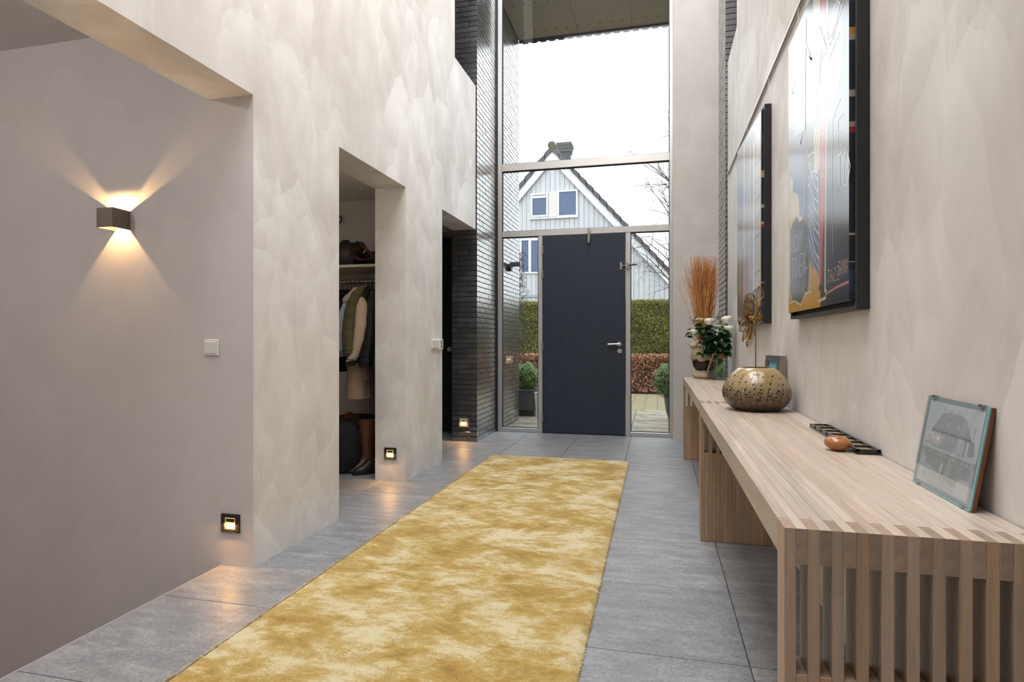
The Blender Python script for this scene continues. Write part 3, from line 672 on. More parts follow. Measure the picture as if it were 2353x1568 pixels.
# roses, leaves, stems as one bouquet
rs = thing('rose_bouquet', 'bunch of white roses with glossy green leaves in the glass jar', 'flowers', jc + Vector((0, 0, .01)))
def jp(zx, zy, dy=0): return gy(1540 + zx / 4.9, 570 + zy / 4.9, 5.42 + dy)
STEMG = simple('green_stem', (.05, .12, .03, 1), .5)
LEAFG = simple('glossy_leaf', (.018, .072, .020, 1), .3, rnd=.5)
PETW = simple('white_petal', (.82, .80, .70, 1), .55); PETY = simple('cream_bud', (.72, .62, .25, 1), .55)
blooms = [(265, 955, 1.0, -.03), (440, 832, 1.1, -.02), (630, 815, 1.05, .0), (690, 800, 1.0, .05), (680, 915, 1.05, -.05), (375, 940, .5, -.06), (350, 808, .5, .02), (550, 890, .5, -.03), (748, 940, .45, -.02)]
rb = random.Random(2)
for zx, zy, s, dy in blooms:
    c = jp(zx, zy, dy); c.x = min(c.x, XR - .06); m = MB()
    m.tube([jc + Vector((rb.uniform(-.03, .03), rb.uniform(-.03, .03), .03)), jc + Vector((rb.uniform(-.03, .03), rb.uniform(-.03, .03), .23)), jc.lerp(c, .6) + Vector((0, 0, .06)), c - Vector((0, 0, .015))], .0028, 6); m.build('stem', STEMG, rs, smooth=True)
    m = MB(); R = .043 * s
    m.ball(c - Vector((0, 0, R * .1)), R * .72, 14, 9, (1, 1, .95))
    for ring, nr, tilt in ((.70, 5, .5), (.82, 6, .95)):
        for i in range(nr):
            a = 2 * PI * (i + ring) / nr; ax = Vector((math.cos(a), math.sin(a), 0)); sd = Vector((-math.sin(a), math.cos(a), 0)); vs = []
            for u in range(5):
                for v in range(5):
                    uu = u / 4; vv = (v - 2) / 2; rad = R * ring * (math.sin(uu * PI * .62) + .1) * (1 - .15 * vv * vv); w = R * .72 * math.sin(uu * 2.5 + .35)
                    p = c + ax * rad * (1 - .22 * vv * vv) + sd * w * vv + Vector((0, 0, R * (-.80 + 1.75 * uu * (1.05 - .36 * ring * uu)) + .1 * R * rb.random())); vs.append(p)
            m.add(vs, [(u * 5 + v, u * 5 + v + 1, u * 5 + v + 6, u * 5 + v + 5) for u in range(4) for v in range(4)])
    m.build('rose_bloom', PETW if s > .7 else PETY, rs, smooth=70, fixn=False)
lf = MB(); vs = []
for i in range(6):
    t = i / 5; w = .42 * math.sin(PI * t ** .8) * (1 if i < 5 else 0); z = .12 * math.sin(t * PI) - .1 * t
    vs += [(t, -w, z + .1 * w), (t, 0, z - .03), (t, w, z + .1 * w)]
lf.add(vs, [(i * 3 + q_, i * 3 + q_ + 1, i * 3 + q_ + 4, i * 3 + q_ + 3) for i in range(5) for q_ in range(2)])
lm = lf.build('leaf', LEAFG, smooth=80, fixn=False, link=False).data
for i in range(240):
    zx = rb.gauss(525, 118); zy = rb.uniform(880, 1195); k_ = (zy - 880) / 315; zx = 530 + (zx - 530) * (1.25 - .75 * k_); dy = rb.uniform(-.10, .07) * (1.1 - .6 * k_)
    p = jp(zx, zy, dy); p.x = min(p.x, XR - .095); o = bpy.data.objects.new('leaf', lm); COL.objects.link(o); o.parent = rs
    out = Vector((p.x - jc.x, p.y - jc.y, 0)); a = math.atan2(out.y, out.x) + rb.uniform(-.9, .9)
    o.location = p - ORG[rs.name]; o.rotation_euler = (rb.uniform(-.5, .5), rb.uniform(-.3, .9), a); s = rb.uniform(.05, .085); o.scale = (s, s, s)
m = MB()
for i in range(14): a = rb.uniform(0, 6.28); r = rb.uniform(.01, .045); m.tube([jc + Vector((r * math.cos(a), r * math.sin(a), .02)), jc + Vector((r * .7 * math.cos(a + 1), r * .7 * math.sin(a + 1), .22)), jc + Vector((1.8 * r * math.cos(a + 1), 1.8 * r * math.sin(a + 1), .33))], .003, 5)
m.build('stem', STEMG, rs, smooth=True)
for k_ in range(3):
    m = MB(); vs = [(jc.x + .02 * (k_ - 1), jc.y - .045, jc.z + .03 + .03 * k_), (jc.x + .02 * (k_ - 1) - .016, jc.y - .047, jc.z + .08 + .02 * k_), (jc.x + .02 * (k_ - 1), jc.y - .048, jc.z + .12 + .015 * k_), (jc.x + .02 * (k_ - 1) + .016, jc.y - .046, jc.z + .08 + .02 * k_)]; m.add(vs, [(0, 1, 2, 3)]); m.build('leaf', simple('wet_leaf', (.10, .26, .05, 1), .3), rs, fixn=False)
# two clear wire butterflies among the roses
CLR = glass('clear_foil', (.92, .95, .97, 1), .02)
for (zx, zy, dy, lab) in ((270, 815, -.03, 'clear winged wire butterfly beside the leftmost rose of the jar'), (535, 780, .02, 'clear winged wire butterfly standing up between the white roses')):
    c = jp(zx, zy, dy); bf = thing('wire_butterfly', lab, 'ornament', c)
    m = MB(); m.tube([jp(zx + 60, zy + 190, dy), jp(zx + 40, zy + 50, dy), c], .0016, 5); m.tube([jp(zx - 10, zy + 40, dy), jp(zx + 15, zy - 45, dy)], .003, 6); m.build('body', BLACK, bf, smooth=True)
    for sgn, up_ in ((-1, 1), (1, 1), (-1, -1), (1, -1)):
        P = [jp(zx, zy, dy), jp(zx + sgn * 28, zy - up_ * 48, dy), jp(zx + sgn * 58, zy - up_ * 38, dy + .01), jp(zx + sgn * 45, zy - up_ * 6, dy)]
        q = MB(); q.add(P, [(0, 1, 2, 3)]); q.tube(P + [P[0]], .0013, 4); q.m[0] = 1; q.build('wing', [BLACK, CLR], bf, fixn=False)
for zx, zy, cc, nm, lb in ((540, 850, (.02, .35, .08, 1), 'green', 'row of'), (515, 888, (.03, .08, .5, 1), 'blue', ''), (522, 832, (.6, .03, .02, 1), 'red', '')):
    m = MB()
    for i in range(4 if nm == 'green' else 1): m.ball(jp(zx + i * 16 - 12, zy + (i % 2) * 6, -.075), .0065, 10, 6)
    m.build('glass_bead', simple('bead_' + nm, cc, .1), rs, smooth=True)

# twig vase
wc = Vector((.405, 5.60, TZ)); wv = thing('wrapped_vase', 'beige knotted cloth-like vase with a black waist behind the glass jar', 'vase', wc)
def lumpy(prof, sd, amp, frq, n=36):
    rings = []
    for r, z in prof:
        rg_ = []
        for k_ in range(n):
            a = 2 * PI * k_ / n; q = 1 + amp * mnoise.noise((math.cos(a) * frq + sd, math.sin(a) * frq, z * 9)) + .03 * math.sin(a * 9 + z * 30)
            rg_.append((wc.x + r * q * math.cos(a), wc.y + r * q * math.sin(a), wc.z + z))
        rings.append(rg_)
    q = MB(); q.loft(rings); return q
CLOTH = simple('beige_stiff_cloth', (.50, .40, .27, 1), .75, var=.25, nscale=25, bump=.3, bscale=60)
lumpy([(.075, .001), (.10, .01), (.105, .035), (.085, .065), (.06, .078)], 1, .22, 1.6).build('base', CLOTH, wv, smooth=80)
lumpy([(.06, .06), (.095, .10), (.105, .15), (.085, .20), (.06, .24)], 4, .15, 1.2).build('waist', simple('black_ceramic', (.012, .012, .013, 1), .35), wv, smooth=80)
lumpy([(.06, .13), (.10, .155), (.112, .20), (.095, .25), (.062, .29), (.05, .305), (.068, .335), (.075, .36), (.055, .36), (.045, .31)], 7, .2, 1.5).build('bulb', CLOTH, wv, smooth=80)
m = MB(); m.ball((wc.x - .085, wc.y - .02, wc.z + .29), .034, 14, 9, (1.2, 1, .9), bump=.5); m.ball((wc.x - .055, wc.y - .05, wc.z + .315), .022, 12, 8, (1, 1, 1.3), bump=.5); m.build('knot', CLOTH, wv, smooth=80)
TWIG = simple('orange_willow', (.50, .22, .07, 1), .55, rnd=.4)
tw = thing('willow_twigs', 'tall sheaf of dried orange willow twigs standing in the wrapped vase', 'dried twigs', wc + Vector((0, 0, .2)))
rt = random.Random(9); tws = []
for i in range(300):
    if i < 294:
        tx = rt.triangular(1573, 1659, 1622); ty = 588 + rt.random() ** 1.6 * 70 + (14 if tx > 1650 else 0); dy = rt.uniform(-.13, .10)
    else: tx, ty, dy = ((1545, 629, -.02), (1561, 634, 0), (1567, 602, 0), (1571, 640, .02), (1563, 640, .05), (1575, 650, .03))[i - 294]
    T = gy(tx, ty, wc.y + dy); a = rt.uniform(0, 6.28); r = rt.uniform(0, .04); B = wc + Vector((r * math.cos(a), r * math.sin(a), .22))
    if T.x > BXR - .03: T.x = BXR - .03 - rt.random() * .03
    d_ = T - B; mid = [B]
    for q_ in range(1, 6):
        s = q_ / 5; p = B + Vector((d_.x * s ** (.95 if T.x > wc.x else 1.15), d_.y * s, d_.z * s)) + Vector((rt.gauss(0, .006), rt.gauss(0, .006), 0)) * (s > .1)
        if i >= 295: p.z += .10 * math.sin(s * PI) * 1.1
        p.x = min(p.x, BXR - .012); mid.append(p)
    m = MB(); r0 = rt.uniform(.0024, .0042); m.tube(mid, [r0, r0, r0 * .95, r0 * .85, r0 * .65, r0 * .35], 4)
    for q_ in (3, 4):
        if rt.random() < .8:
            b = mid[q_]; e = b + Vector((rt.uniform(-.04, .03), rt.uniform(-.03, .03), rt.uniform(.06, .13))); e.x = min(e.x, BXR - .012); m.tube([b, b.lerp(e, .5) + Vector((rt.uniform(-.006, .006), 0, 0)), e], [r0 * .6, r0 * .5, r0 * .25], 3)
    m.build('twig', TWIG, tw, smooth=80, fixn=False)

# ------------------------------------------------------------ paintings on the rail
FRAMEB = simple('black_wood_frame', (.010, .010, .011, 1), .45); FRAMEF = simple('blue_grey_frame_face', (.060, .078, .088, 1), .35, .3, var=.35, nscale=150)
ARTV = vcol('acrylic_paint_gloss', .24, Coat_Weight=1.0, Coat_Roughness=.17, Coat_IOR=1.55, IOR=1.55)
LET = {'A': [[(0, 0), (.5, 1), (1, 0)], [(.2, .4), (.8, .4)]], 'C': [[(1, .9), (.4, 1), (0, .5), (.4, 0), (1, .1)]], 'E': [[(1, 1), (0, 1), (0, 0), (1, 0)], [(0, .5), (.8, .5)]], 'J': [[(.2, 1), (1, 1)], [(.7, 1), (.7, .2), (.35, 0), (0, .25)]], 'M': [[(0, 0), (.1, 1), (.5, .4), (.9, 1), (1, 0)]], 'N': [[(0, 0), (0, 1), (1, 0), (1, 1)]], 'O': [[(.5, 1), (0, .6), (.1, .1), (.6, 0), (1, .45), (.5, 1)]], 'R': [[(0, 0), (0, 1), (.8, .85), (.7, .55), (0, .5)], [(.3, .5), (1, 0)]], 'S': [[(1, .9), (.3, 1), (.1, .7), (.9, .4), (.7, 0), (0, .1)]], 'T': [[(0, 1), (1, 1)], [(.5, 1), (.5, 0)]], 'V': [[(0, 1), (.5, 0), (1, 1)]], 'Y': [[(0, 1), (.5, .5), (1, 1)], [(.5, .5), (.5, 0)]], 'Z': [[(0, 1), (1, 1), (0, 0), (1, 0)]]}
def painting(name, label, y0, y1, z0, z1, fx, cx_, draw, yaw=0):
    t = thing(name, label, 'painting', (XR, y0, z0), 'framed paintings on the picture rail'); t.rotation_euler.z = yaw
    q = MB(); w = .014
    for b in ((y0, y0 + w, z0, z1), (y1 - w, y1, z0, z1), (y0 + w, y1 - w, z0, z0 + w), (y0 + w, y1 - w, z1 - w, z1)): q.box(fx, XR - .002, b[0], b[1], b[2], b[3])
    fo = q.build('frame', [FRAMEB, FRAMEF], t, bevel=.0015)
    for p in fo.data.polygons:
        if p.normal.x < -.9: p.material_index = 1
    q = MB(); q.box(XR - .02, XR - .002, y0 + w, y1 - w, z0 + w, z1 - w); q.build('back_panel', FRAMEB, t)
    a, b, c, d = y0 + w + .012, y1 - w - .012, z0 + w + .014, z1 - w - .014
    q = MB(); q.box(cx_, XR - .02, a, b, c, d, 0, (.012, .014, .022)); cv = q.build('canvas', ARTV, t)
    art = MB(); lay = [0]
    def P(u, v): return Vector((cx_ - .00006 - lay[0] * .000008, b - u * (b - a), c + v * (d - c)))   # u 0 far .. 1 near
    def poly(pts, col): lay[0] += 1; art.add([P(u, v) for u, v in pts], [list(range(len(pts)))], 0, col)
    def line(pts, w_, col): lay[0] += 1; art.strip([P(u, v) for u, v in pts], w_, (-1, 0, 0), 0, col)
    def text(s, u, v, su, sv, w_, col):
        for ch in s:
            for stroke in LET.get(ch, []): line([(u + x * su * .75, v + y * sv) for x, y in stroke], w_, col)
            u += su
    draw(poly, line, text, random.Random(len(label)))
    art.build('paint_strokes', ARTV, cv, fixn=False)
    # painted wrap of the near edge
    e = MB(); r_ = random.Random(4); z = c + .002
    while z < d - .03:
        h_ = r_.uniform(.012, .09); colr = r_.choice([(.010, .011, .016)] * 5 + [(.25, .02, .015), (.45, .22, .02), (.02, .03, .07), (.35, .30, .22)]); h_ = h_ if sum(colr) < .2 else h_ * .25
        h_ = min(h_, d - z); e.add([(cx_, a - .0004, z), (XR - .02, a - .0004, z), (XR - .02, a - .0004, z + h_), (cx_, a - .0004, z + h_)], [(0, 1, 2, 3)], 0, colr); z += h_
    e.build('canvas_edge', vcol('matte_paint_' + name, .6), cv, fixn=False)
    return t
def ell(u, v, a, b, n_=20): return [(u + a * math.cos(2 * PI * i / n_), v + b * math.sin(2 * PI * i / n_)) for i in range(n_ + 1)]
def wob(pts, r_, s=.006): return [(u + r_.gauss(0, s), v + r_.gauss(0, s)) for u, v in pts]
CR, YE, OR, BLU, RED, WHT, NAV = (.62, .53, .34), (.62, .42, .10), (.60, .30, .02), (.05, .12, .30), (.55, .05, .03), (.62, .62, .60), (.014, .016, .028)
def art1(poly, line, text, r_):
    poly([(0, 0), (.62, 0), (.62, .05), (.35, .055), (.3, .03), (.1, .03), (.06, .08), (0, .09)], OR); poly([(0, .08), (.05, .1), (.04, .3), (.12, .33), (.1, .42), (0, .52)], YE)
    poly([(.40, .0), (.58, .02), (.62, .12), (.56, .2), (.50, .12), (.44, .18)], OR)
    poly(wob([(.05, .31), (.2, .34), (.28, .30), (.33, .33), (.30, .42), (.18, .44), (.05, .50)], r_), CR)
    poly([(.25, .33), (.34, .31), (.34, .45), (.2, .47)], BLU); poly([(.10, .44), (.32, .38), (.33, .62), (.12, .68)], (.03, .07, .17))
    poly([(.52, .42), (.61, .42), (.62, .98), (.50, .98)], CR); poly([(.58, .10), (.63, .06), (.68, .3), (.70, .95), (.64, .95), (.61, .3)], RED); poly([(.68, .04), (.70, .04), (.74, .98), (.71, .98)], CR)
    poly(wob(ell(.82, .70, .12, .13), r_), (.12, .15, .24)); line(wob(ell(.82, .70, .125, .135), r_, .004), .006, CR)
    poly([(.40, .18), (.60, .10), (.60, .40), (.46, .45), (.40, .40)], BLU)
    for i in range(9): v = .12 + i * .033; line(wob([(.42, v + .12), (.47, v + .08), (.53, v + .03), (.59, v)], r_, .004), .011 if i % 2 else .006, CR if i % 2 else WHT)
    line(wob([(.33, .28), (.45, .2), (.52, .12), (.60, .07), (.60, .2)], r_, .004), .006, WHT)
    line(wob([(.34, .25), (.34, .5), (.36, .62), (.40, .50), (.50, .49), (.58, .47), (.60, .2)], r_, .006), .009, CR)
    line(wob([(.41, .40), (.50, .44), (.58, .42), (.58, .34)], r_, .004), .007, WHT)
    poly([(.04, .07), (.30, .05), (.40, .08), (.40, .26), (.30, .31), (.06, .30)], NAV); text('MCOY', .08, .215, .06, .06, .005, WHT); text('TYNER', .08, .12, .058, .075, .0055, WHT)
    for i in range(7): u = .24 + .012 * i; line([(u, .20), (u + .015, .05 + .01 * (i % 3))], .002, (.12, .22, .18))
    line([(.05, .19), (.16, .2), (.28, .205)], .003, (.12, .22, .18))
    line(wob([(.36, .13), (.35, .2), (.39, .22), (.42, .2), (.42, .14), (.36, .14)], r_, .003), .004, WHT); line(wob([(.32, .02), (.32, .07), (.33, .09)], r_, .003), .004, WHT); line(wob([(.4, .07), (.46, .08), (.48, .10), (.47, .03)], r_, .003), .004, WHT)
    line(wob([(.02, .03), (.15, .035), (.28, .025), (.36, .045), (.48, .06)], r_, .004), .012, CR); line(wob([(.58, .015), (.70, .02), (.71, .05)], r_, .003), .012, CR)
    text('JAZZ', .73, .065, .042, .035, .005, (.62, .38, .33)); text('SAVOY', .875, .075, .024, .038, .005, (.62, .38, .33)); line([(.72, .035), (.85, .045), (1, .05)], .009, (.5, .2, .19))
    text('E', .87, .42, .08, .08, .005, CR); text('JO', .84, .30, .10, .10, .005, CR); line([(.80, .14), (.79, .4), (.80, .52), (.9, .55)], .004, CR)
    for i in range(13):
        u, v = r_.uniform(.08, .9), r_.uniform(.55, .95); c = r_.choice([CR, WHT, BLU, (.2, .22, .28), RED, YE]); line(wob([(u, v), (u + r_.uniform(-.1, .1), v + r_.uniform(-.05, .05)), (u + r_.uniform(-.15, .15), v + r_.uniform(-.12, .12))], r_, .002), r_.uniform(.003, .012), c)
    poly([(.15, .62), (.36, .60), (.38, .97), (.2, .97)], (.22, .24, .28)); line(wob(ell(.3, .8, .06, .09), r_), .006, CR)
    for i in range(6): line(wob(ell(.56, .52 + .06 * i, .022, .025, 10), r_, .002), .003, (.2, .2, .22))
def art2(poly, line, text, r_):
    poly([(.05, .12), (.18, .14), (.2, .42), (.06, .4)], (.10, .30, .16)); poly([(0, .02), (.3, .02), (.3, .12), (0, .2)], (.05, .07, .16)); poly([(.35, .08), (.55, .08), (.58, .75), (.38, .8)], (.10, .14, .24))
    poly([(.62, .05), (.70, .05), (.72, .6), (.63, .6)], BLU); poly([(.78, 0), (.97, 0), (.97, .98), (.8, .98)], (.42, .27, .10)); poly([(.3, .1), (.34, .1), (.36, .98), (.31, .98)], CR); poly([(.56, .03), (.6, .03), (.62, .9), (.57, .9)], YE)
    poly([(.34, .12), (.40, .12), (.39, .22), (.35, .22)], RED); poly([(.7, .1), (.76, .1), (.77, .9), (.71, .9)], WHT)
    for i in range(18):
        u, v = r_.uniform(.1, .72), r_.uniform(.1, .95); line(wob([(u, v), (u + r_.uniform(-.05, .05), v + .06), (u + r_.uniform(-.09, .09), v + .13)], r_, .008), r_.uniform(.003, .016), r_.choice([CR, WHT, BLU, YE, (.18, .2, .3), RED]))
    for i in range(10): line([(.80, .05 + i * .09), (.96, .06 + i * .09)], r_.uniform(.004, .02), (.02, .018, .02))
    line(wob([(.2, .5), (.3, .62), (.5, .58), (.62, .72), (.5, .85)], r_), .008, CR)
painting('large_painting', 'large glossy abstract painting with chalk-like lettering in a black floating frame', 2.090, 3.052, 1.186, 2.490, .611, .597, art1)
painting('large_painting', 'glossy abstract painting with green and tan bands in a black frame behind the gold flower', 3.758, 4.62, 1.186, 2.478, .611, .597, art2, math.radians(2.4))
m = MB(); m.box(XR - .013, XR, .6, 5.93, 2.640, 2.664); m.box(XR - .016, XR - .010, .6, 5.93, 2.640, 2.646)
rail = tag(m.build('picture_rail', simple('white_rail', (.72, .71, .69, 1), .35), org=(XR, 3.2, 2.64)), 'thin white picture rail running along the right wall above the paintings', 'rail')
for y, zz, lb in ((3.02, 2.44, 'near'), (2.25, 2.44, ''), (3.79, 2.44, ''), (4.63, 2.44, '')):
    m = MB(); m.tube([(XR - .012, y, zz), (XR - .012, y, 2.645)], .0016, 6); m.box(XR - .016, XR - .008, y - .004, y + .004, zz - .012, zz + .01)
    tag(m.build('hanging_wire', simple('pale_perlon', (.75, .73, .68, 1), .3), org=(XR - .012, y, zz)), 'thin pale cord from the picture rail holding the painting with ' + ('chalk-like lettering' if y < 3.4 else 'green and tan bands'), 'cord', 'cords of the lettered painting' if y < 3.4 else 'cords of the banded painting')

# ------------------------------------------------------------ wall lamp, step lights, switches
lx, lz, ly0, ly1, hw_ = -2.642, 1.6925, 2.372, YA, .048
sc = thing('wall_sconce', 'square brushed metal up-and-down wall lamp glowing warm on the stairwell wall', 'wall lamp', (lx, YA, lz - hw_))
SCM = simple('brushed_taupe_metal', (.20, .17, .15, 1), .42, .6, var=.08, nscale=60)
t = .0025
m = MB(); m.box(lx - hw_, lx + hw_, ly0, ly0 + t, lz - hw_, lz + hw_); m.box(lx - hw_, lx - hw_ + t, ly0 + t, ly1 - .001, lz - hw_, lz + hw_); m.box(lx + hw_ - t, lx + hw_, ly0 + t, ly1 - .001, lz - hw_, lz + hw_)
m.build('lamp_housing', SCM, sc)
m = MB(); m.box(lx - hw_ + t, lx + hw_ - t, ly0 + t, ly1 - .002, lz + .0155, lz + .0175); m.build('partition', SCM, sc)
m = MB(); m.box(lx - .021, lx + .021, ly0 + t, ly1 - .040, lz + hw_ - .003, lz + hw_ - .001); m.build('beam_shutter', SCM, sc)
BULB = emis('warm_led', (1, .72, .38, 1), 6.)
m = MB(); m.box(lx - .012, lx + .012, ly0 + t, ly0 + t + .003, lz + .019, lz + .028); m.build('led', BULB, sc)
m = MB(); m.box(lx - .020, lx + .020, ly0 + .012, ly1 - .03, lz + .0135, lz + .0153); m.build('led', BULB, sc)
def plight(name, loc, power, rad, par=None, col=WARM):
    l = bpy.data.lights.new(name, 'POINT'); l.energy = power; l.shadow_soft_size = rad; l.color = col
    o = bpy.data.objects.new(name, l); COL.objects.link(o)
    o.location = Vector(loc) - (ORG[par.name] if par else Vector()); o.parent = par; return o
plight('lamp_light_up', (lx, YA - .050, lz + .0212), 7., .0025, sc); plight('lamp_light_down', (lx, YA - .050, lz + .008), 6., .004, sc)
def downlight(label, loc, power, col=(1, .86, .70), r=.05):
    t_ = thing('added_fill_lamp', label, 'fill light', (loc[0], loc[1], loc[2] - .03)); q = MB(); q.lathe([(.045, 0), (.055, .002), (.055, .029), (.04, .029)], (loc[0], loc[1], loc[2] - .03), 20); q.build('ring', WPLAST, t_, smooth=40)
    plight('added_fill_bulb', (loc[0], loc[1], loc[2] - .07), power, r, t_, col)
downlight('added unseen fill lamp under the stairwell ceiling', (-3.2, .2, 2.65), 34, (1, .95, .92))  # added out of view to brighten the stairwell wall
downlight('added unseen fill lamp under the cloakroom ceiling', (-2.9, 3.4, 2.36), 5)  # extra lamp, out of view, lifts the dark cloakroom
pd = thing('pendant_lamp', 'round glass pendant lamp hanging high over the hall', 'pendant lamp', (-.7, 2.3, 4.85))
m = MB(); m.tube([(-.7, 2.3, 5.12), (-.7, 2.3, ZT)], .006, 8); m.build('cord', BLACK, pd); m = MB(); m.ball((-.7, 2.3, 5.0), .13, 24, 16); m.build('globe', emis('opal_globe', (1, .80, .58, 1), 4.), pd, smooth=True)
plight('pendant_bulb', (-.7, 2.3, 4.82), 30, .1, pd, (1, .70, .42))
SLB = simple('black_step_trim', (.022, .018, .016, 1), .45); SLS = simple('silver_step_trim', (.55, .50, .44, 1), .35, .7)
GLOW = emis('warm_step_lens', (1, .56, .17, 1), 1.15)
def step_light(label, x0, x1, z0, z1, y, trim):
    s = thing('step_light', label, 'step light', ((x0 + x1) / 2, y, z0), 'recessed step lights along the left')
    w = (x1 - x0); a, b = x0 + .20 * w, x1 - .22 * w; c, d = z0 + .16 * w, z1 - .17 * w
    q = MB()
    for bx_ in ((x0, a, z0, z1), (b, x1, z0, z1), (a, b, z0, c), (a, b, d, z1)): q.box(bx_[0], bx_[1], y - .010, y - .0005, bx_[2], bx_[3])
    q.build('trim', trim, s)
    q = MB(); q.box(a, b, y - .003, y - .0005, c, d); q.build('lens', GLOW, s)
    q = MB(); q.box(a + .07 * w, b - .07 * w, y - .009, y - .003, d - .20 * w, d - .05 * w); q.build('louvre', SLB, s)
    l = bpy.data.lights.new('step_glow', 'AREA'); l.shape = 'RECTANGLE'; l.size = b - a; l.size_y = .02; l.energy = .9; l.color = (1, .50, .16)
    o = bpy.data.objects.new('step_glow', l); COL.objects.link(o); o.parent = s; o.location = Vector(((a + b) / 2, y - .013, (c + d) / 2)) - ORG[s.name]; o.rotation_euler = (math.radians(-14), 0, 0)
step_light('black trimmed step light glowing low on the stairwell wall', -2.050, -1.949, .161, .249, YA, SLB)
step_light('black trimmed step light glowing low on the pier beside the cloakroom', -2.052, -1.954, .168, .256, YB1, SLB)
step_light('silver trimmed step light glowing low on the dark brick pier', -2.066, -1.964, .158, .252, PY0, SLS)
s1 = thing('light_switch', 'single white square light switch on the stairwell wall below the lamp', 'light switch', (-2.108, YA, 1.012))
m = MB(); m.box(-2.149, -2.067, YA - .009, YA - .0005, 1.012, 1.092); m.build('cover_plate', WPLAST, s1, bevel=.003)
m = MB(); m.box(-2.139, -2.077, YA - .015, YA - .009, 1.022, 1.082); m.build('rocker', WPLAST, s1, bevel=.003)
s2 = thing('light_switch', 'white double light switch with a small control panel on the pier by the lobby door', 'light switch', (XL, 4.90, 1.004))
m = MB(); m.box(XL + .0005, XL + .010, 4.775, 4.935, 1.010, 1.094); m.build('cover_plate', WPLAST, s2, bevel=.002)
for a in (4.785, 4.858): m = MB(); m.box(XL + .010, XL + .016, a, a + .067, 1.018, 1.086); m.build('rocker', WPLAST, s2, bevel=.002)
m = MB(); m.box(XL + .0005, XL + .022, 4.940, 5.020, 1.004, 1.092); cp = m.build('control_panel', WPLAST, s2, bevel=.002)
for i in range(4): m = MB(); m.box(XL + .022, XL + .0235, 4.955, 5.008, 1.016 + i * .018, 1.024 + i * .018); m.build('button', simple('grey_button', (.16, .16, .16, 1), .4), cp)

# ------------------------------------------------------------ cloakroom contents
m = MB(); m.box(-3.48, XLB - .012, 4.43, 4.958, 1.684, 1.706); m.box(-3.48, XLB - .012, 4.93, 4.958, 1.60, 1.684)
shelf = tag(m.build('cloakroom_shelf', simple('pale_shelf', (.62, .58, .49, 1), .4), bevel=.0015, org=(-2.8, 4.7, 1.6)), 'pale wooden hat shelf fixed across the cloakroom above the coats', 'shelf')
m = MB(); m.tube([(-3.48, 4.62, 1.585), (XLB - .012, 4.62, 1.585)], .013, 16); m.box(-3.40, -3.38, 4.60, 4.64, 1.585, 1.684); m.box(-2.19, -2.17, 4.60, 4.64, 1.585, 1.684)
tag(m.build('coat_rod', STEEL, smooth=True, org=(-2.8, 4.62, 1.585)), 'round steel clothes rod under the cloakroom shelf', 'clothes rod')
for i in range(12):
    x = -2.66 + i * .040; m = MB(); cyy = 4.62
    hk = [(x, cyy + .0155 * math.sin(a), 1.585 + .0165 * math.cos(a)) for a in [-1.9 + i_ * .42 for i_ in range(9)]] + [(x, cyy, 1.545), (x + .002, cyy, 1.515)]
    m.tube(hk, .002, 6); m.tube([(x, cyy - .19, 1.462), (x, cyy - .05, 1.508), (x, cyy, 1.515), (x, cyy + .05, 1.508), (x, cyy + .19, 1.462)], .006, 6)
    tag(m.build('coat_hanger', DARKALU, smooth=True, org=(x, cyy, 1.46)), 'dark coat hanger hooked on the steel rod', 'hanger', 'hangers on the coat rod')
GYY = 4.40
def fab(name, c, rough=.85, **kw): return simple(name, c, rough, var=.15, nscale=14, bump=.35, bscale=16, **kw)
def sleeve(mb, pts, Y, quilt=0, n=14, mi=0, seed=0, sub=3):
    if quilt: sub = 10
    """rings from (px, py, half width in px) samples of the hanging sleeve"""
    rings = []; P = []
    for a, b in zip(pts, pts[1:]):
        for q_ in range(sub): s = q_ / sub; P.append(tuple(a[k_] + (b[k_] - a[k_]) * s for k_ in range(3)))
    P.append(pts[-1])
    for i, (x, y, h_) in enumerate(P):
        c = gy(x, y, Y); r = h_ * depth(c) / FPX; q = 1 - quilt + (2 * quilt * abs(math.sin(i * PI / 7)) ** .6 if quilt else 0)
        rings.append([(c.x + r * q * math.cos(a) * (1 + .10 * mnoise.noise((math.cos(a) * 1.5 + seed, i * .25, math.sin(a)))), c.y + r * q * .85 * math.sin(a), c.z + .012 * math.cos(a) * (i == len(P) - 1)) for a in [2 * PI * k_ / n for k_ in range(n)]])
    mb.loft(rings, mi)
def torso(mb, x, yc, w, z0, z1, tx, quilt=0, n=22, mi=0, seed=0, hem=1.06, slant=0):
    rings = []; m_ = 26 if not quilt else 84
    for i in range(m_ + 1):
        s = i / m_; z = z1 + (z0 - z1) * s; sh = min(1, .30 + (s * (z1 - z0) / .14) ** .6 * .7) if (z1 - z) < .14 else 1.0 + (hem - 1) * s
        th = tx * (min(1, .5 + s * 4)) * (1 + .15 * s); q = 1 + (quilt * abs(math.sin(i * PI / 7)) ** .6 if quilt else 0)
        rg_ = []
        for k_ in range(n):
            a = 2 * PI * k_ / n; ca, sa = math.cos(a), math.sin(a); f_ = 1 + .16 * mnoise.noise((ca * 1.8 + seed, sa * 3.2, s * 2.5)) + (.10 * math.sin(a * 5 + seed) * s)
            rg_.append((x + th * q * f_ * math.copysign(abs(ca) ** .7, ca), yc + w * sh * math.copysign(abs(sa) ** .8, sa), z + slant * sa * (i == m_)))
        rings.append(rg_)
    mb.loft(rings, mi)
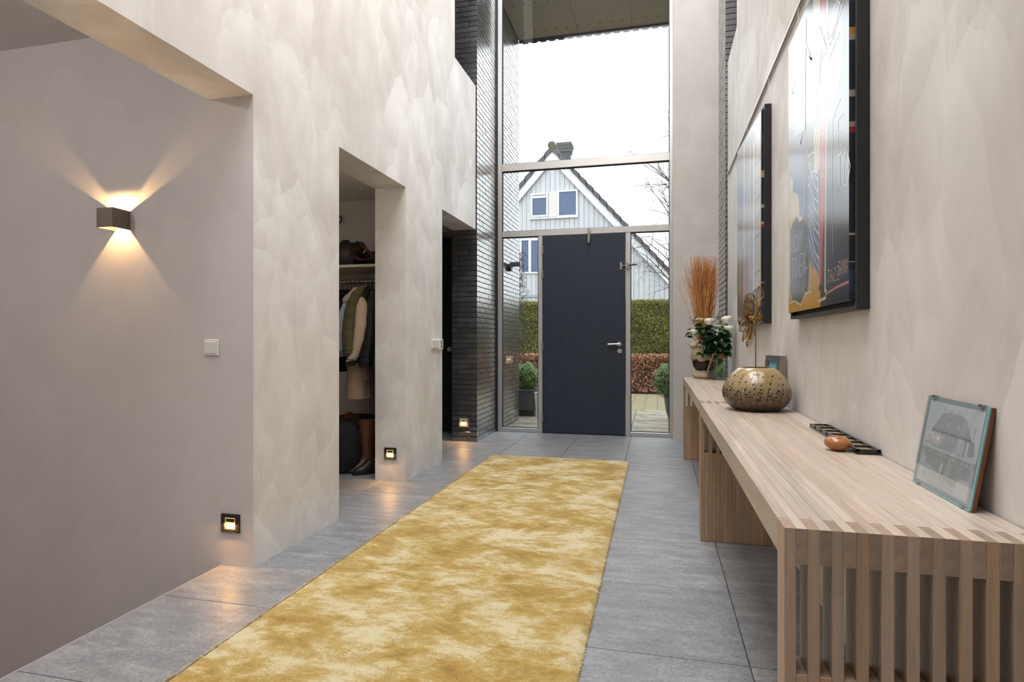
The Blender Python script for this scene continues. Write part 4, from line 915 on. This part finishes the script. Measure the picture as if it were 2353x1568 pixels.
def garment(name, label, cat, mat, x, yc, w, z0, z1, tx, quilt=0, sl=None, slmat=None, slY=GYY, seed=0, sq=0, cuff=None, hem=1.06):
    t_ = thing(name, label, cat, (x, yc, z0), 'garments hanging in the cloakroom'); m = MB(); torso(m, x, yc, w, z0, z1, tx, quilt, seed=seed, hem=hem); m.build('body', mat, t_, smooth=70)
    if sl: m = MB(); sleeve(m, sl, slY, sq, seed=seed); s_ = m.build('sleeve', slmat or mat, t_, smooth=70)
    if cuff: m = MB(); sleeve(m, cuff[0], slY, 0, seed=seed); m.build('cuff', cuff[1], t_, smooth=70)
    return t_
BLKF = fab('black_fabric', (.010, .010, .012, 1)); OLV = fab('olive_nylon', (.115, .105, .045, 1), .55); CRM = fab('cream_wool', (.62, .50, .37, 1)); DKG = fab('dark_green_wool', (.018, .022, .017, 1)); BLU_ = fab('light_blue_cotton', (.42, .53, .65, 1)); PNK = fab('pale_pink_cotton', (.58, .43, .39, 1)); TAN = fab('tan_wool', (.38, .27, .195, 1)); PUF = fab('black_nylon', (.009, .009, .011, 1), .45)
garment('black_jacket', 'plain black jacket at the far left end of the coat rod', 'jacket', BLKF, -2.64, 4.63, .21, .82, 1.50, .05, sl=[(778, 690, 10), (772, 760, 9), (770, 850, 8)], seed=1)
g_ = garment('blue_pink_jacket', 'light blue jacket with a pink shoulder hanging beside the olive coat', 'jacket', BLU_, -2.545, 4.64, .20, .95, 1.485, .035, sl=[(800, 690, 9), (791, 720, 12), (785, 760, 12), (781, 800, 9), (780, 808, 8)], seed=2)
m = MB(); sleeve(m, [(818, 661, 5), (811, 672, 9), (802, 684, 11), (798, 694, 11.5)], GYY - .003, seed=2); m.build('shoulder', PNK, g_, smooth=70)
garment('olive_padded_jacket', 'olive green quilted padded jacket with open cuff on the coat rod', 'jacket', OLV, -2.46, 4.64, .21, .88, 1.505, .04, quilt=.10, sl=[(838, 655, 8), (822, 672, 13), (810, 700, 14.5), (803, 740, 15), (801, 775, 14.5), (803, 800, 12.5), (803, 813, 11)], sq=.055, slY=GYY - .035, seed=3)
garment('varsity_jacket', 'cream sleeved jacket with dark shoulders and a striped dark green cuff', 'jacket', DKG, -2.375, 4.64, .20, .90, 1.495, .04, sl=[(829, 683, 9), (831, 705, 15), (830, 745, 16), (825, 780, 14), (816, 810, 12), (808, 828, 12)], slmat=CRM, slY=GYY - .015, seed=4, cuff=([(808, 826, 13), (806, 832, 12.5), (805, 840, 11)], DKG))
m = MB(); sleeve(m, [(808.3, 827.6, 13.3), (807.7, 829.6, 13.3)], GYY - .016, sub=1); m.build('cuff_stripe', simple('ivory_knit', (.6, .57, .5, 1), .8), bpy.data.objects['varsity_jacket'], smooth=70)
m = MB(); sleeve(m, [(850, 658, 7), (840, 672, 12), (833, 684, 14), (835, 700, 13)], GYY + .01, seed=5); m.build('shoulder', DKG, bpy.data.objects['varsity_jacket'], smooth=70)
garment('black_puffer_jacket', 'black quilted puffer jacket hanging next to the cream sleeved jacket', 'jacket', PUF, -2.265, 4.66, .19, .86, 1.51, .045, quilt=.10, sl=[(858, 668, 10), (853, 700, 13), (850, 745, 15), (846, 790, 16), (840, 820, 16), (838, 842, 13)], sq=.06, slY=GYY + .02, seed=6)
garment('tan_overcoat', 'long tan wool overcoat whose hem hangs below the other jackets', 'coat', TAN, -2.44, 4.66, .18, .60, 1.49, .085, seed=7, hem=1.12)
garment('brown_overcoat', 'long dark brown coat tail hanging below the black puffer jacket', 'coat', fab('brown_wool', (.075, .055, .042, 1)), -2.335, 4.72, .13, .47, 1.48, .035, seed=8)
garment('dark_long_coat', 'long black coat at the end of the rod by the pier', 'coat', BLKF, -2.215, 4.70, .15, .52, 1.50, .035, seed=9)
m = MB(); c = gy(840, 868, 4.42); m.tube([c + Vector((0, 0, .07)), c], .002, 6); m.tube([c + Vector((.009 * math.cos(a), 0, .009 * math.sin(a) - .008)) for a in [2 * PI * i / 12 for i in range(13)]], .003, 6, cap=False)
tag(m.build('zip_pull', CHROME, smooth=True, org=c), 'shiny steel ring pull hanging below the black puffer jacket', 'zip pull')
# things on the shelf
SH = 1.706
b1 = thing('black_bag', 'soft black bag standing on the left of the cloakroom shelf', 'bag', (-2.56, 4.64, SH))
rings = []
for z, wx, wy_ in ((.002, .10, .13), (.03, .115, .15), (.12, .11, .14), (.19, .095, .11), (.218, .07, .08), (.222, .03, .04)):
    rings.append([(-2.555 + wx * q_ * math.cos(a) + .012 * mnoise.noise((math.cos(a) * 2, math.sin(a) * 2, z * 12)), 4.66 + wy_ * q_ * math.sin(a), SH + z + (.016 * math.sin(a * 2) if z > .15 else 0)) for a in [2 * PI * i / 20 for i in range(20)] for q_ in [(abs(math.cos(a)) ** 4 + abs(math.sin(a)) ** 4) ** -.25]])
m = MB(); m.loft(rings); m.build('bag_body', fab('black_leather', (.012, .012, .013, 1), .5), b1, smooth=60)
LEA = simple('oxblood_leather', (.075, .016, .012, 1), .4, var=.2, nscale=20)
b2 = thing('brown_handbag', 'dark red-brown leather handbag with rolled handles lying on the cloakroom shelf', 'bag', (-2.36, 4.62, SH))
m = MB(); m.ball((-2.33, 4.70, SH + .075), .1, 20, 12, (1.05, 1.1, .74), bump=.12); m.build('bag_body', simple('dark_bag_leather', (.02, .012, .012, 1), .45), b2, smooth=True)
for k_, off in enumerate((0, .03)):
    P = [gy(x, y, 4.47 + off) for x, y in ((822 + 9 * k_, 570), (806 + 9 * k_, 577), (803 + 9 * k_, 585), (812 + 9 * k_, 592), (828 + 6 * k_, 597), (846, 596), (858, 593))]
    m = MB(); m.tube(P, .0075, 8); m.build('handle', LEA, b2, smooth=True)
m = MB(); m.tube([gy(828, 560, 4.5), gy(840, 572, 4.5), gy(858, 590, 4.5)], .013, 8); m.build('strap', LEA, b2, smooth=True)
m = MB(); m.tube([gy(834, 582, 4.475), gy(840, 575, 4.475), gy(843, 573, 4.48)], .0045, 6); m.build('buckle', simple('brass', (.55, .38, .15, 1), .25, 1.), b2, smooth=True)
m = MB(); m.ball((-2.27, 4.74, SH + .15), .075, 18, 10, (1.1, 1.2, .42), bump=.25); tag(m.build('orange_cloth', fab('orange_cloth', (.45, .16, .012, 1)), smooth=True, org=(-2.27, 4.74, SH + .12)), 'folded orange cloth lying on top of the leather handbag', 'cloth')
m = MB(); m.ball((-2.30, 4.80, SH + .19), .035, 16, 9, (1.5, 1, .55), bump=.3); tag(m.build('blue_cloth', fab('blue_cloth', (.012, .065, .24, 1)), smooth=True, org=(-2.30, 4.80, SH + .17)), 'small blue bundle on top of the orange cloth', 'cloth')
c = gy(776, 505, 4.93); m = MB(); m.tube([c + Vector((.042 * math.cos(a) * 1.1, -.012, .036 * math.sin(a))) for a in [2 * PI * i / 22 for i in range(23)]], .006, 8, cap=False); m.tube([c + Vector((0, .03, .036)), c + Vector((0, -.016, .036))], .004, 6)
tag(m.build('hanging_strap', BLACK, smooth=True, org=c), 'black strap loop hanging on the cloakroom wall above the shelf', 'strap')
# shoes, boots and bags on the floor
def boot(label, x, y, h, mat, ang, s=1., name='leather_boot'):
    t_ = thing(name, label, 'boot' if h > .15 else 'shoe', (x, y, 0), 'footwear on the cloakroom floor'); d_ = Vector((math.cos(ang), math.sin(ang), 0)); n_ = Vector((-d_.y, d_.x, 0)); rings = []
    for z, fr, bk, wd in ((.012, .17, -.085, .042), (.03, .175, -.085, .046), (.055, .15, -.08, .045), (.08, .085, -.075, .042), (.105, .045, -.068, .04)) + tuple((.14 + q_ * (h - .14) / 4, .042 + .006 * q_, -.066 - .005 * q_, .042 + .006 * q_) for q_ in range(5) if h > .15):
        c_ = Vector((x, y, z * (1 if z > .1 else s))); rings.append([c_ + d_ * (((fr + bk) / 2 + (fr - bk) / 2 * math.cos(a)) * s + .004 * math.sin(z * 70)) + n_ * wd * s * math.sin(a) for a in [2 * PI * i / 18 for i in range(18)]])
    m = MB(); m.loft(rings); m.build('upper', mat, t_, smooth=70)
    m = MB(); m.loft([[Vector((x, y, z)) + d_ * (.045 + .135 * math.cos(a)) * s + n_ * .049 * s * math.sin(a) for a in [2 * PI * i / 18 for i in range(18)]] for z in (.001, .016)]); m.build('sole', BLACK, t_)
BRL = simple('brown_boot_leather', (.14, .055, .025, 1), .42, var=.3, nscale=18); BKL = simple('black_boot_leather', (.012, .012, .012, 1), .4)
p = gz(828, 1082); boot('tall brown leather boot standing on the cloakroom floor', p.x + .04, p.y + .03, .42, BRL, math.radians(-115))
p = gz(845, 1088); boot('low black shoe in front of the tall brown boot', p.x + .02, p.y + .02, .11, BKL, math.radians(-130), .9, 'black_shoe')
boot('black ankle boot behind the low black shoe by the pier', -2.24, 4.62, .3, BKL, math.radians(-100))
p = gz(776, 1092)
bb = thing('black_rucksack', 'large black rucksack standing on the cloakroom floor', 'bag', (p.x - .02, p.y + .1, 0)); rings = []
for z, wx, wy_ in ((.002, .12, .10), (.04, .15, .12), (.2, .155, .12), (.33, .135, .10), (.40, .09, .07), (.41, .03, .03)): rings.append([(p.x - .03 + wx * math.cos(a) * (1 + .08 * mnoise.noise((math.cos(a), math.sin(a), z * 7))), p.y + .13 + wy_ * math.sin(a), z) for a in [2 * PI * i / 20 for i in range(20)]])
m = MB(); m.loft(rings); m.build('bag_body', BLKF, bb, smooth=60); m = MB(); m.tube([(p.x - .08, p.y + .03, .36), (p.x - .085, p.y + .005, .25), (p.x - .08, p.y + .02, .08)], .012, 6); m.build('strap', BKL, bb, smooth=True)
m = MB(); q = gz(821, 1084); m.lathe([(.02, .17), (.028, .18), (.026, .21), (.012, .24), (.008, .25)], (q.x, q.y + .02, 0), 16); m.tube([(q.x, q.y + .02, .25), (q.x - .005, q.y + .05, .38), (q.x - .04, q.y + .08, .40)], .003, 6); tag(m.build('steel_tag', STEEL, smooth=True, org=(q.x, q.y + .02, .17)), 'small steel bell tag hanging in front of the rucksack', 'tag')
b3 = thing('dark_holdall', 'dark round holdall lying between the rucksack and the boots', 'bag', (-2.42, 4.84, 0)); m = MB(); m.ball((-2.42, 4.85, .22), .22, 22, 14, (.36, .42, 1.0), bump=.10); m.build('bag_body', BLKF, b3, smooth=True)
b4 = thing('brown_basket', 'brown basket with red and orange things at the back of the cloakroom', 'basket', (-2.62, 4.80, 0)); m = MB(); m.lathe([(.10, .001), (.12, .05), (.125, .40), (.13, .42), (.12, .42), (.115, .36), (.0, .36)], (-2.60, 4.80, 0), 24, sq=5); m.build('basket_body', fab('brown_wicker', (.07, .045, .03, 1)), b4, smooth=50)
m = MB(); m.ball((-2.56, 4.74, .40), .05, 14, 8, (1, 1, .8), bump=.3); m.ball((-2.62, 4.72, .42), .045, 14, 8, (1, 1, .9), bump=.3); m.build('contents', fab('rust_cloth', (.20, .05, .02, 1)), b4, smooth=True)
b5 = thing('cardboard_box', 'brown box standing against the cloakroom back wall by the pier', 'box', (-2.22, 4.86, 0)); m = MB(); m.box(-2.34, -2.15, 4.80, 4.955, .001, .50); m.build('box_body', fab('brown_card', (.055, .04, .028, 1)), b5, bevel=.004); m = MB(); m.box(-2.35, -2.145, 4.79, 4.957, .50, .52); m.build('lid', bpy.data.materials['brown_card'], b5, bevel=.003)

# ------------------------------------------------------------ outside: ground, paving, hedges
GZ = -.02
k = N('clinker_paving'); br = k.n('TexBrick', Vector=k.co('Object', (1, 1, 1)), Scale=1.0); br.inputs['Color1'].default_value = (.34, .28, .16, 1); br.inputs['Color2'].default_value = (.25, .21, .13, 1); br.inputs['Mortar'].default_value = (.13, .11, .07, 1); br.inputs['Brick Width'].default_value = .21; br.inputs['Row Height'].default_value = .105; br.inputs['Mortar Size'].default_value = .008; br.offset = 0.
n = k.noise(k.co(), 4, 5); PAVE = k.fin(Base_Color=k.mix(k.math('MULTIPLY', n, .5), br.outputs[0], (.20, .20, .10, 1)), Roughness=.8)
m = MB(); m.box(-30, 30, 6.96, 80, -.4, GZ - .016); struct(m.build('ground', simple('dark_soil', (.06, .05, .035, 1), .9, var=.3, nscale=8)))
m = MB(); m.box(-12, 8, 9.64, 12.45, GZ - .016, GZ); struct(m.build('pavement', PAVE))
k = N('weathered_slab'); c = k.co(); n1 = k.noise(k.vmath('MULTIPLY', c, (1, 3, 1)), 2.2, 6, .65, .8); n2 = k.noise(c, 60, 3)
SLAB = k.fin(Base_Color=k.ramp(k.math('ADD', k.math('MULTIPLY', n1, .8), k.math('MULTIPLY', n2, .2)), ((.36, (.13, .12, .095, 1)), (.52, (.34, .305, .225, 1)), (.68, (.50, .45, .33, 1)))), Roughness=k.n('MapRange', Value=n1, From_Min=.35, From_Max=.65, To_Min=.25, To_Max=.7).outputs[0])
m = MB(); m.box(-5, 4, 6.96, 9.64, GZ - .03, GZ - .012); ter = struct(m.build('floor_terrace', simple('joint_sand', (.10, .095, .07, 1), .9)))
for i in range(-6, 5):
    for jn in range(4): a = -.32 + i * .80; y = 6.97 + jn * .667; piece('paving_slab', ter, (a + .003, a + .797, y + .003, y + .664, GZ - .012, GZ), SLAB, .002)
def leaves(name, mat, pts, nrm, size, parent, asp=.55, seed=1):
    r = np.random.RandomState(seed); n_ = len(pts); P = np.asarray(pts, float); D = np.asarray(nrm, float) * .7 + r.normal(0, .6, (n_, 3)); D /= np.linalg.norm(D, axis=1)[:, None]
    U = np.cross(D, r.normal(0, 1, (n_, 3))); U /= np.linalg.norm(U, axis=1)[:, None] + 1e-9; V = np.cross(D, U); s = size * r.uniform(.6, 1.3, (n_, 1)); U *= s; V *= s * asp
    q = np.stack([P - U, P - V, P + U, P + V], 1).reshape(-1, 3); o3 = np.array(ORG.get(parent.name, Vector())) if parent else np.zeros(3); q -= o3
    me = bpy.data.meshes.new(name); me.from_pydata(q.tolist(), [], np.arange(4 * n_).reshape(-1, 4).tolist()); me.materials.append(mat)
    o = bpy.data.objects.new(name, me); COL.objects.link(o); o.parent = parent; o['kind'] = 'stuff'; return o
def hedge(name, label, x0, x1, y0, y1, z1, lm_, core, n_, size, seed, asp=.55, rag=.04):
    t_ = thing(name, label, 'hedge', ((x0 + x1) / 2, (y0 + y1) / 2, GZ)); m = MB(); m.box(x0, x1, y0 + .08, y1 - .08, GZ, z1 - .07); m.build('branch_core', core, t_)
    r = np.random.RandomState(seed); A = (x1 - x0) * (z1 - GZ); B = (x1 - x0) * (y1 - y0); nf = int(n_ * A / (A + B)); nt_ = n_ - nf
    pf_ = np.stack([r.uniform(x0, x1, nf), y0 + r.uniform(-.03, .09, nf), r.uniform(GZ + .02, z1 + rag * .6, nf)], 1); pt_ = np.stack([r.uniform(x0, x1, nt_), r.uniform(y0, y1, nt_), z1 + r.uniform(-.07, rag, nt_)], 1)
    pf_[:, 1] += .05 * np.sin(pf_[:, 0] * 5 + 2 * np.sin(pf_[:, 2] * 4)); leaves('foliage', lm_, np.vstack([pf_, pt_]), np.vstack([np.tile([0, -1, .3], (nf, 1)), np.tile([0, -.2, 1], (nt_, 1))]), size, t_, asp, seed)
hedge('conifer_hedge', 'tall clipped green conifer hedge in front of the white house', -6.0, 3.0, 14.0, 14.9, 1.985, simple('conifer_green', (.19, .195, .028, 1), .7, rnd=.55), simple('hedge_core_green', (.07, .075, .014, 1), .9, var=.5, nscale=30), 95000, .020, 1, .5)
hedge('beech_hedge', 'low beech hedge with dry copper-brown leaves beside the paving', -6.0, 3.0, 12.75, 13.5, .72, simple('beech_copper', (.36, .165, .085, 1), .55, rnd=.55), simple('hedge_core_brown', (.10, .05, .028, 1), .9, var=.5, nscale=25), 26000, .030, 2, .6, .06)
# planters
BOXG = simple('boxwood_green', (.115, .20, .035, 1), .5, rnd=.5); BOXC_ = simple('boxwood_core', (.012, .025, .006, 1), .9); TWB = simple('bark_brown', (.055, .045, .036, 1), .85)
def shrub(label, c, r, base, seed, sq=1.):
    t_ = thing('boxwood_ball', label, 'shrub', (c.x, c.y, base)); m = MB(); m.ball(c, r * .86, 18, 12, (1, 1, sq), bump=.15); m.tube([(c.x, c.y, base), (c.x, c.y, c.z)], .02, 8); m.build('branches', BOXC_, t_, smooth=True)
    q = np.random.RandomState(seed); d_ = q.normal(0, 1, (3200, 3)); d_ /= np.linalg.norm(d_, axis=1)[:, None]; rad = r * (q.uniform(.84, 1.05, (3200, 1)) + .07 * np.sin(d_[:, :1] * 9 + d_[:, 2:] * 7)); leaves('foliage', BOXG, np.array(c) + d_ * rad * np.array([1, 1, sq]), d_, .016, t_, .6, seed)
PLM = simple('anthracite_planter', (.045, .05, .058, 1), .5, var=.1, nscale=5)
pr = gy(1233, 930, 8.42).x; pc_ = Vector((pr - .21, 8.62, GZ))
t_ = thing('square_planter', 'square anthracite planter on a dark plinth beside the brick wall', 'planter', pc_)
m = MB(); m.box(pc_.x - .17, pc_.x + .17, 8.45, 8.79, GZ, GZ + .09); m.build('plinth', BLACK, t_); m = MB(); m.box(pc_.x - .21, pc_.x + .21, 8.41, 8.83, GZ + .09, .345); m.box(pc_.x - .22, pc_.x + .22, 8.40, 8.84, .335, .365); m.build('planter_body', PLM, t_, bevel=.004)
cb = gy(1211, 870, 8.62); shrub('clipped boxwood bush growing in the square planter', Vector((cb.x, 8.62, cb.z + .02)), .205, .345, 3, 1.05)
pw = gy(1244, 930, 8.3); t_ = thing('white_pot', 'pale tapered pot standing just behind the front door beside the square planter', 'pot', (pw.x, 8.25, GZ)); m = MB(); m.lathe([(.055, 0), (.06, .005), (.09, .36), (.095, .37), (.08, .37), (.07, .3), (0, .3)], (pw.x, 8.25, GZ), 28); m.build('pot_body', simple('pale_ceramic', (.55, .50, .45, 1), .4), t_, smooth=50)
pR = gy(1551, 900, 8.62); t_ = thing('round_planter', 'tall round tapered anthracite planter near the hedge side of the terrace', 'planter', (pR.x, 8.62, GZ)); m = MB(); m.lathe([(.085, 0), (.09, .005), (.125, .12), (.145, .26), (.145, .36), (.15, .37), (.13, .37), (.12, .32), (0, .32)], (pR.x, 8.62, GZ), 32); m.build('planter_body', PLM, t_, smooth=50)
cR = gy(1545, 874, 8.62); shrub('clipped boxwood ball growing in the tall round planter', Vector((cR.x, 8.62, cR.z)), .262, .33, 4)
# outdoor wall lamp and steel plate with two orange lights on the brick
ol = thing('outdoor_wall_lamp', 'dark outdoor wall lamp with a flat square head on the outside brick', 'wall lamp', (BXL, 7.46, 1.97))
m = MB(); m.tube([(BXL + .0015, 7.46, 2.02), (BXL + .045, 7.46, 2.02)], .05, 20); m.build('wall_mount', DARKALU, ol, smooth=True); m = MB(); m.box(BXL + .03, BXL + .165, 7.41, 7.51, 2.035, 2.085); m.build('lamp_head', simple('grey_lamp_metal', (.14, .135, .13, 1), .4, .5), ol, bevel=.004)
bp = thing('twin_light_plate', 'steel plate with two small orange lights on the outside brick', 'fixture', (BXL, 7.46, .78)); m = MB(); m.box(BXL + .0015, BXL + .010, 7.27, 7.66, .78, .878); m.build('plate', simple('dull_steel', (.38, .33, .28, 1), .4, .7), bp, bevel=.002)
for y in (7.36, 7.47): m = MB(); m.box(BXL + .010, BXL + .012, y, y + .035, .825, .850); m.build('indicator_light', emis('orange_led', (1, .38, .05, 1), 1.6), bp)

# ------------------------------------------------------------ the white gabled house across the way
HY = 25.; AP = gy(1270, 337, HY); SL = 1.115
hs = thing('gabled_house', 'white boarded house with a steep dark tiled gable beyond the hedge', 'house', (AP.x, HY + 4, GZ))
BRD = simple('white_painted_board', (.50, .52, .535, 1), .55, rnd=.04); TRM = simple('white_trim', (.70, .72, .72, 1), .5); RTL = simple('dark_roof_tile', (.075, .065, .075, 1), .6, rnd=.25); LIN = simple('panel_beige', (.60, .585, .55, 1), .6)
EZ = 1.3; half = (AP.z - EZ) / SL; top = AP.z - .30
m = MB(); m.prism([(AP.x - half + .3, GZ), (AP.x + half - .3, GZ), (AP.x + half - .3, top - (half - .3) * SL), (AP.x, top), (AP.x - half + .3, top - (half - .3) * SL)], 'y', HY + .03, HY + 9); m.build('walls', BRD, hs)
bw_ = .205; nb = int((2 * half - .6) / bw_)
for i in range(nb):
    a = AP.x - half + .3 + i * bw_ + .008; b = a + bw_ - .016; h0 = top - abs(a - AP.x) * SL - .02; h1 = top - abs(b - AP.x) * SL - .02
    m = MB(); yb_ = HY - (.012 if i % 2 else 0.); pts = [(a, GZ + .01), (b, GZ + .01), (b, h1), (a, h0)]
    if a < AP.x < b: pts = [(a, GZ + .01), (b, GZ + .01), (b, h1), (AP.x, top - .02), (a, h0)]
    m.prism(pts, 'y', yb_, HY + .03); m.build('wall_board', BRD, hs)
for sg in (-1, 1):
    def sl(d, off): return (AP.x + sg * d, AP.z - d * SL + off)
    m = MB(); m.prism([sl(0, -.22), sl(half + .3, -.22), sl(half + .3, -.66), sl(0, -.66)], 'y', HY - .16, HY - .12); m.build('barge_board', TRM, hs)
    m = MB(); m.prism([sl(0, -.04), sl(half + .3, -.04), sl(half + .3, -.24), sl(0, -.24)], 'y', HY - .12, HY + 9.3); m.build('roof_slab', RTL, hs)
    nt_ = 26
    for i in range(nt_):
        d0 = (half + .25) * i / nt_; d1 = (half + .25) * (i + 1) / nt_ + .03
        m = MB(); m.prism([sl(d0, -.03), sl(d1, .035), sl(d1, -.21), sl(d0, -.25)], 'y', HY - .24, HY + .1); m.build('verge_tile', RTL, hs)
m = MB(); m.tube([(AP.x, HY - .26, AP.z - .02), (AP.x, HY + 9.2, AP.z - .02)], .17, 12); m.build('ridge_tile', simple('mossy_ridge', (.075, .07, .04, 1), .8, var=.5, nscale=9), hs, smooth=True)
cA = gy(1287, 335, 28); cB = gy(1311, 372, 28); m = MB(); m.box(cA.x, cB.x, 27.6, 28.2, cB.z - 1, cA.z - .1); ch = m.build('chimney', simple('dark_chimney', (.045, .055, .06, 1), .8, var=.3, nscale=6), hs)
for i in range(3): m = MB(); m.box(cA.x - .05 - .03 * i, cB.x + .05 + .03 * i, 27.55 - .03 * i, 28.25 + .03 * i, cA.z - .42 + i * .14, cA.z - .29 + i * .14); m.build('chimney_course', simple('chimney_cap', (.07, .075, .075, 1), .8), ch)
PANE = simple('blue_reflecting_pane', (.055, .10, .19, 1), .08)
def hwin(x0, y0, x1, y1, fr_=.07, vent=False):
    a = gy(x0, y1, HY); b = gy(x1, y0, HY); m = MB()
    for bx_ in ((a.x - fr_, a.x, a.z - fr_, b.z + fr_), (b.x, b.x + fr_, a.z - fr_, b.z + fr_), (a.x, b.x, a.z - fr_, a.z), (a.x, b.x, b.z, b.z + fr_)): m.box(bx_[0], bx_[1], HY - .07, HY, bx_[2], bx_[3])
    w_ = m.build('window', TRM, hs); m = MB(); m.box(a.x, b.x, HY - .035, HY - .02, a.z, b.z); m.build('pane', PANE, w_)
    if vent: m = MB(); m.box(a.x, b.x, HY - .06, HY - .04, b.z - .13, b.z - .03); m.build('vent', TRM, w_)
hwin(1224, 448, 1256, 496, vent=True); hwin(1285, 440, 1324, 496)
a = gy(1261, 499, HY); b = gy(1281, 440, HY); m = MB(); m.box(a.x, b.x, HY - .045, HY, a.z, b.z); m.build('infill_panel', LIN, hs)
a = gy(1218, 503, HY); b = gy(1328, 440, HY); m = MB(); m.box(a.x, b.x, HY - .12, HY, a.z - .05, a.z); m.build('sill', TRM, hs)
hwin(1199, 553, 1215, 626, .06); hwin(1221, 553, 1238, 626, .06); hwin(1245, 553, 1262, 626, .06)
a = gy(1190, 684, HY); b = gy(1300, 678, HY); m = MB(); m.box(a.x, b.x, HY - .06, HY, a.z, b.z + .03); m.build('flashing', simple('lead_grey', (.30, .36, .42, 1), .5), hs)

# ------------------------------------------------------------ trees
def grow(mb, p, d, L, r, lvl, rn_, droop, spread, kids):
    pts = [Vector(p)]; rad = [r]; dd = Vector(d).normalized(); n_ = 5
    for i in range(n_):
        dd = (dd + Vector((rn_.gauss(0, .10), rn_.gauss(0, .10), rn_.gauss(0, .07) - droop * (i + 1) / n_ * (.4 + .6 * (lvl < 2))))).normalized(); pts.append(pts[-1] + dd * L / n_); rad.append(max(.0022, r * (1 - .75 * (i + 1) / n_)))
    mb.tube(pts, rad, 5 if lvl > 1 else 3, cap=False)
    if lvl == 0: return
    for _ in range(kids[lvl]):
        s = rn_.uniform(.25, 1); i = min(n_ - 1, int(s * n_)); b = pts[i].lerp(pts[i + 1], s * n_ - i); ax = (pts[i + 1] - pts[i]).normalized(); o_ = ax.orthogonal().normalized(); o_ = Matrix.Rotation(rn_.uniform(0, 6.28), 3, ax) @ o_
        grow(mb, b, ax * (1 - spread) + o_ * spread * rn_.uniform(.7, 1.3), L * rn_.uniform(.38, .62), max(.0028, r * .42), lvl - 1, rn_, droop, spread, kids)
rt_ = random.Random(21); BRK = simple('birch_twig', (.10, .082, .07, 1), .8)
tb = gy(1585, 781, 17.5); tr_ = thing('bare_birch', 'bare birch tree with fine drooping twigs beside the white house', 'tree', (tb.x, 17.5, GZ))
m = MB(); m.tube([(tb.x, 17.5, GZ), (tb.x + .05, 17.5, 2.2), (tb.x - .05, 17.55, 4.2), (tb.x, 17.5, 7.5)], [.13, .11, .08, .02], 10); m.build('trunk', simple('birch_bark', (.42, .39, .35, 1), .8, var=.5, nscale=12), tr_, smooth=True)
m = MB()
for i in range(30):
    z = 2.0 + 5.0 * i / 30; a = PI + rt_.uniform(-1.4, 1.4) if i % 3 else rt_.uniform(0, 6.28); grow(m, (tb.x, 17.5, z), (math.cos(a), math.sin(a) * .7, 1.0), rt_.uniform(1.5, 2.3), .026, 3, rt_, .16, .55, (0, 4, 4, 4))
o = m.build('branches', BRK, tr_, fixn=False); o['kind'] = 'stuff'
tc_ = gy(1190, 781, 11.6); tr_ = thing('bare_hornbeam', 'narrow bare hornbeam column of dense twigs at the edge of the brick wall', 'tree', (tc_.x, 11.6, GZ)); m = MB(); m.tube([(tc_.x, 11.6, GZ), (tc_.x, 11.6, 2.9)], [.05, .02], 8); m.build('trunk', TWB, tr_, smooth=True); m = MB()
for i in range(105):
    z = .35 + 2.5 * i / 105; a = i * 2.4; grow(m, (tc_.x, 11.6, z), (math.cos(a), math.sin(a), .75), rt_.uniform(.20, .30) * (1 - .35 * (z / 2.9)), .008, 2, rt_, 0., .6, (0, 4, 5, 0))
o = m.build('branches', BRK, tr_, fixn=False); o['kind'] = 'stuff'
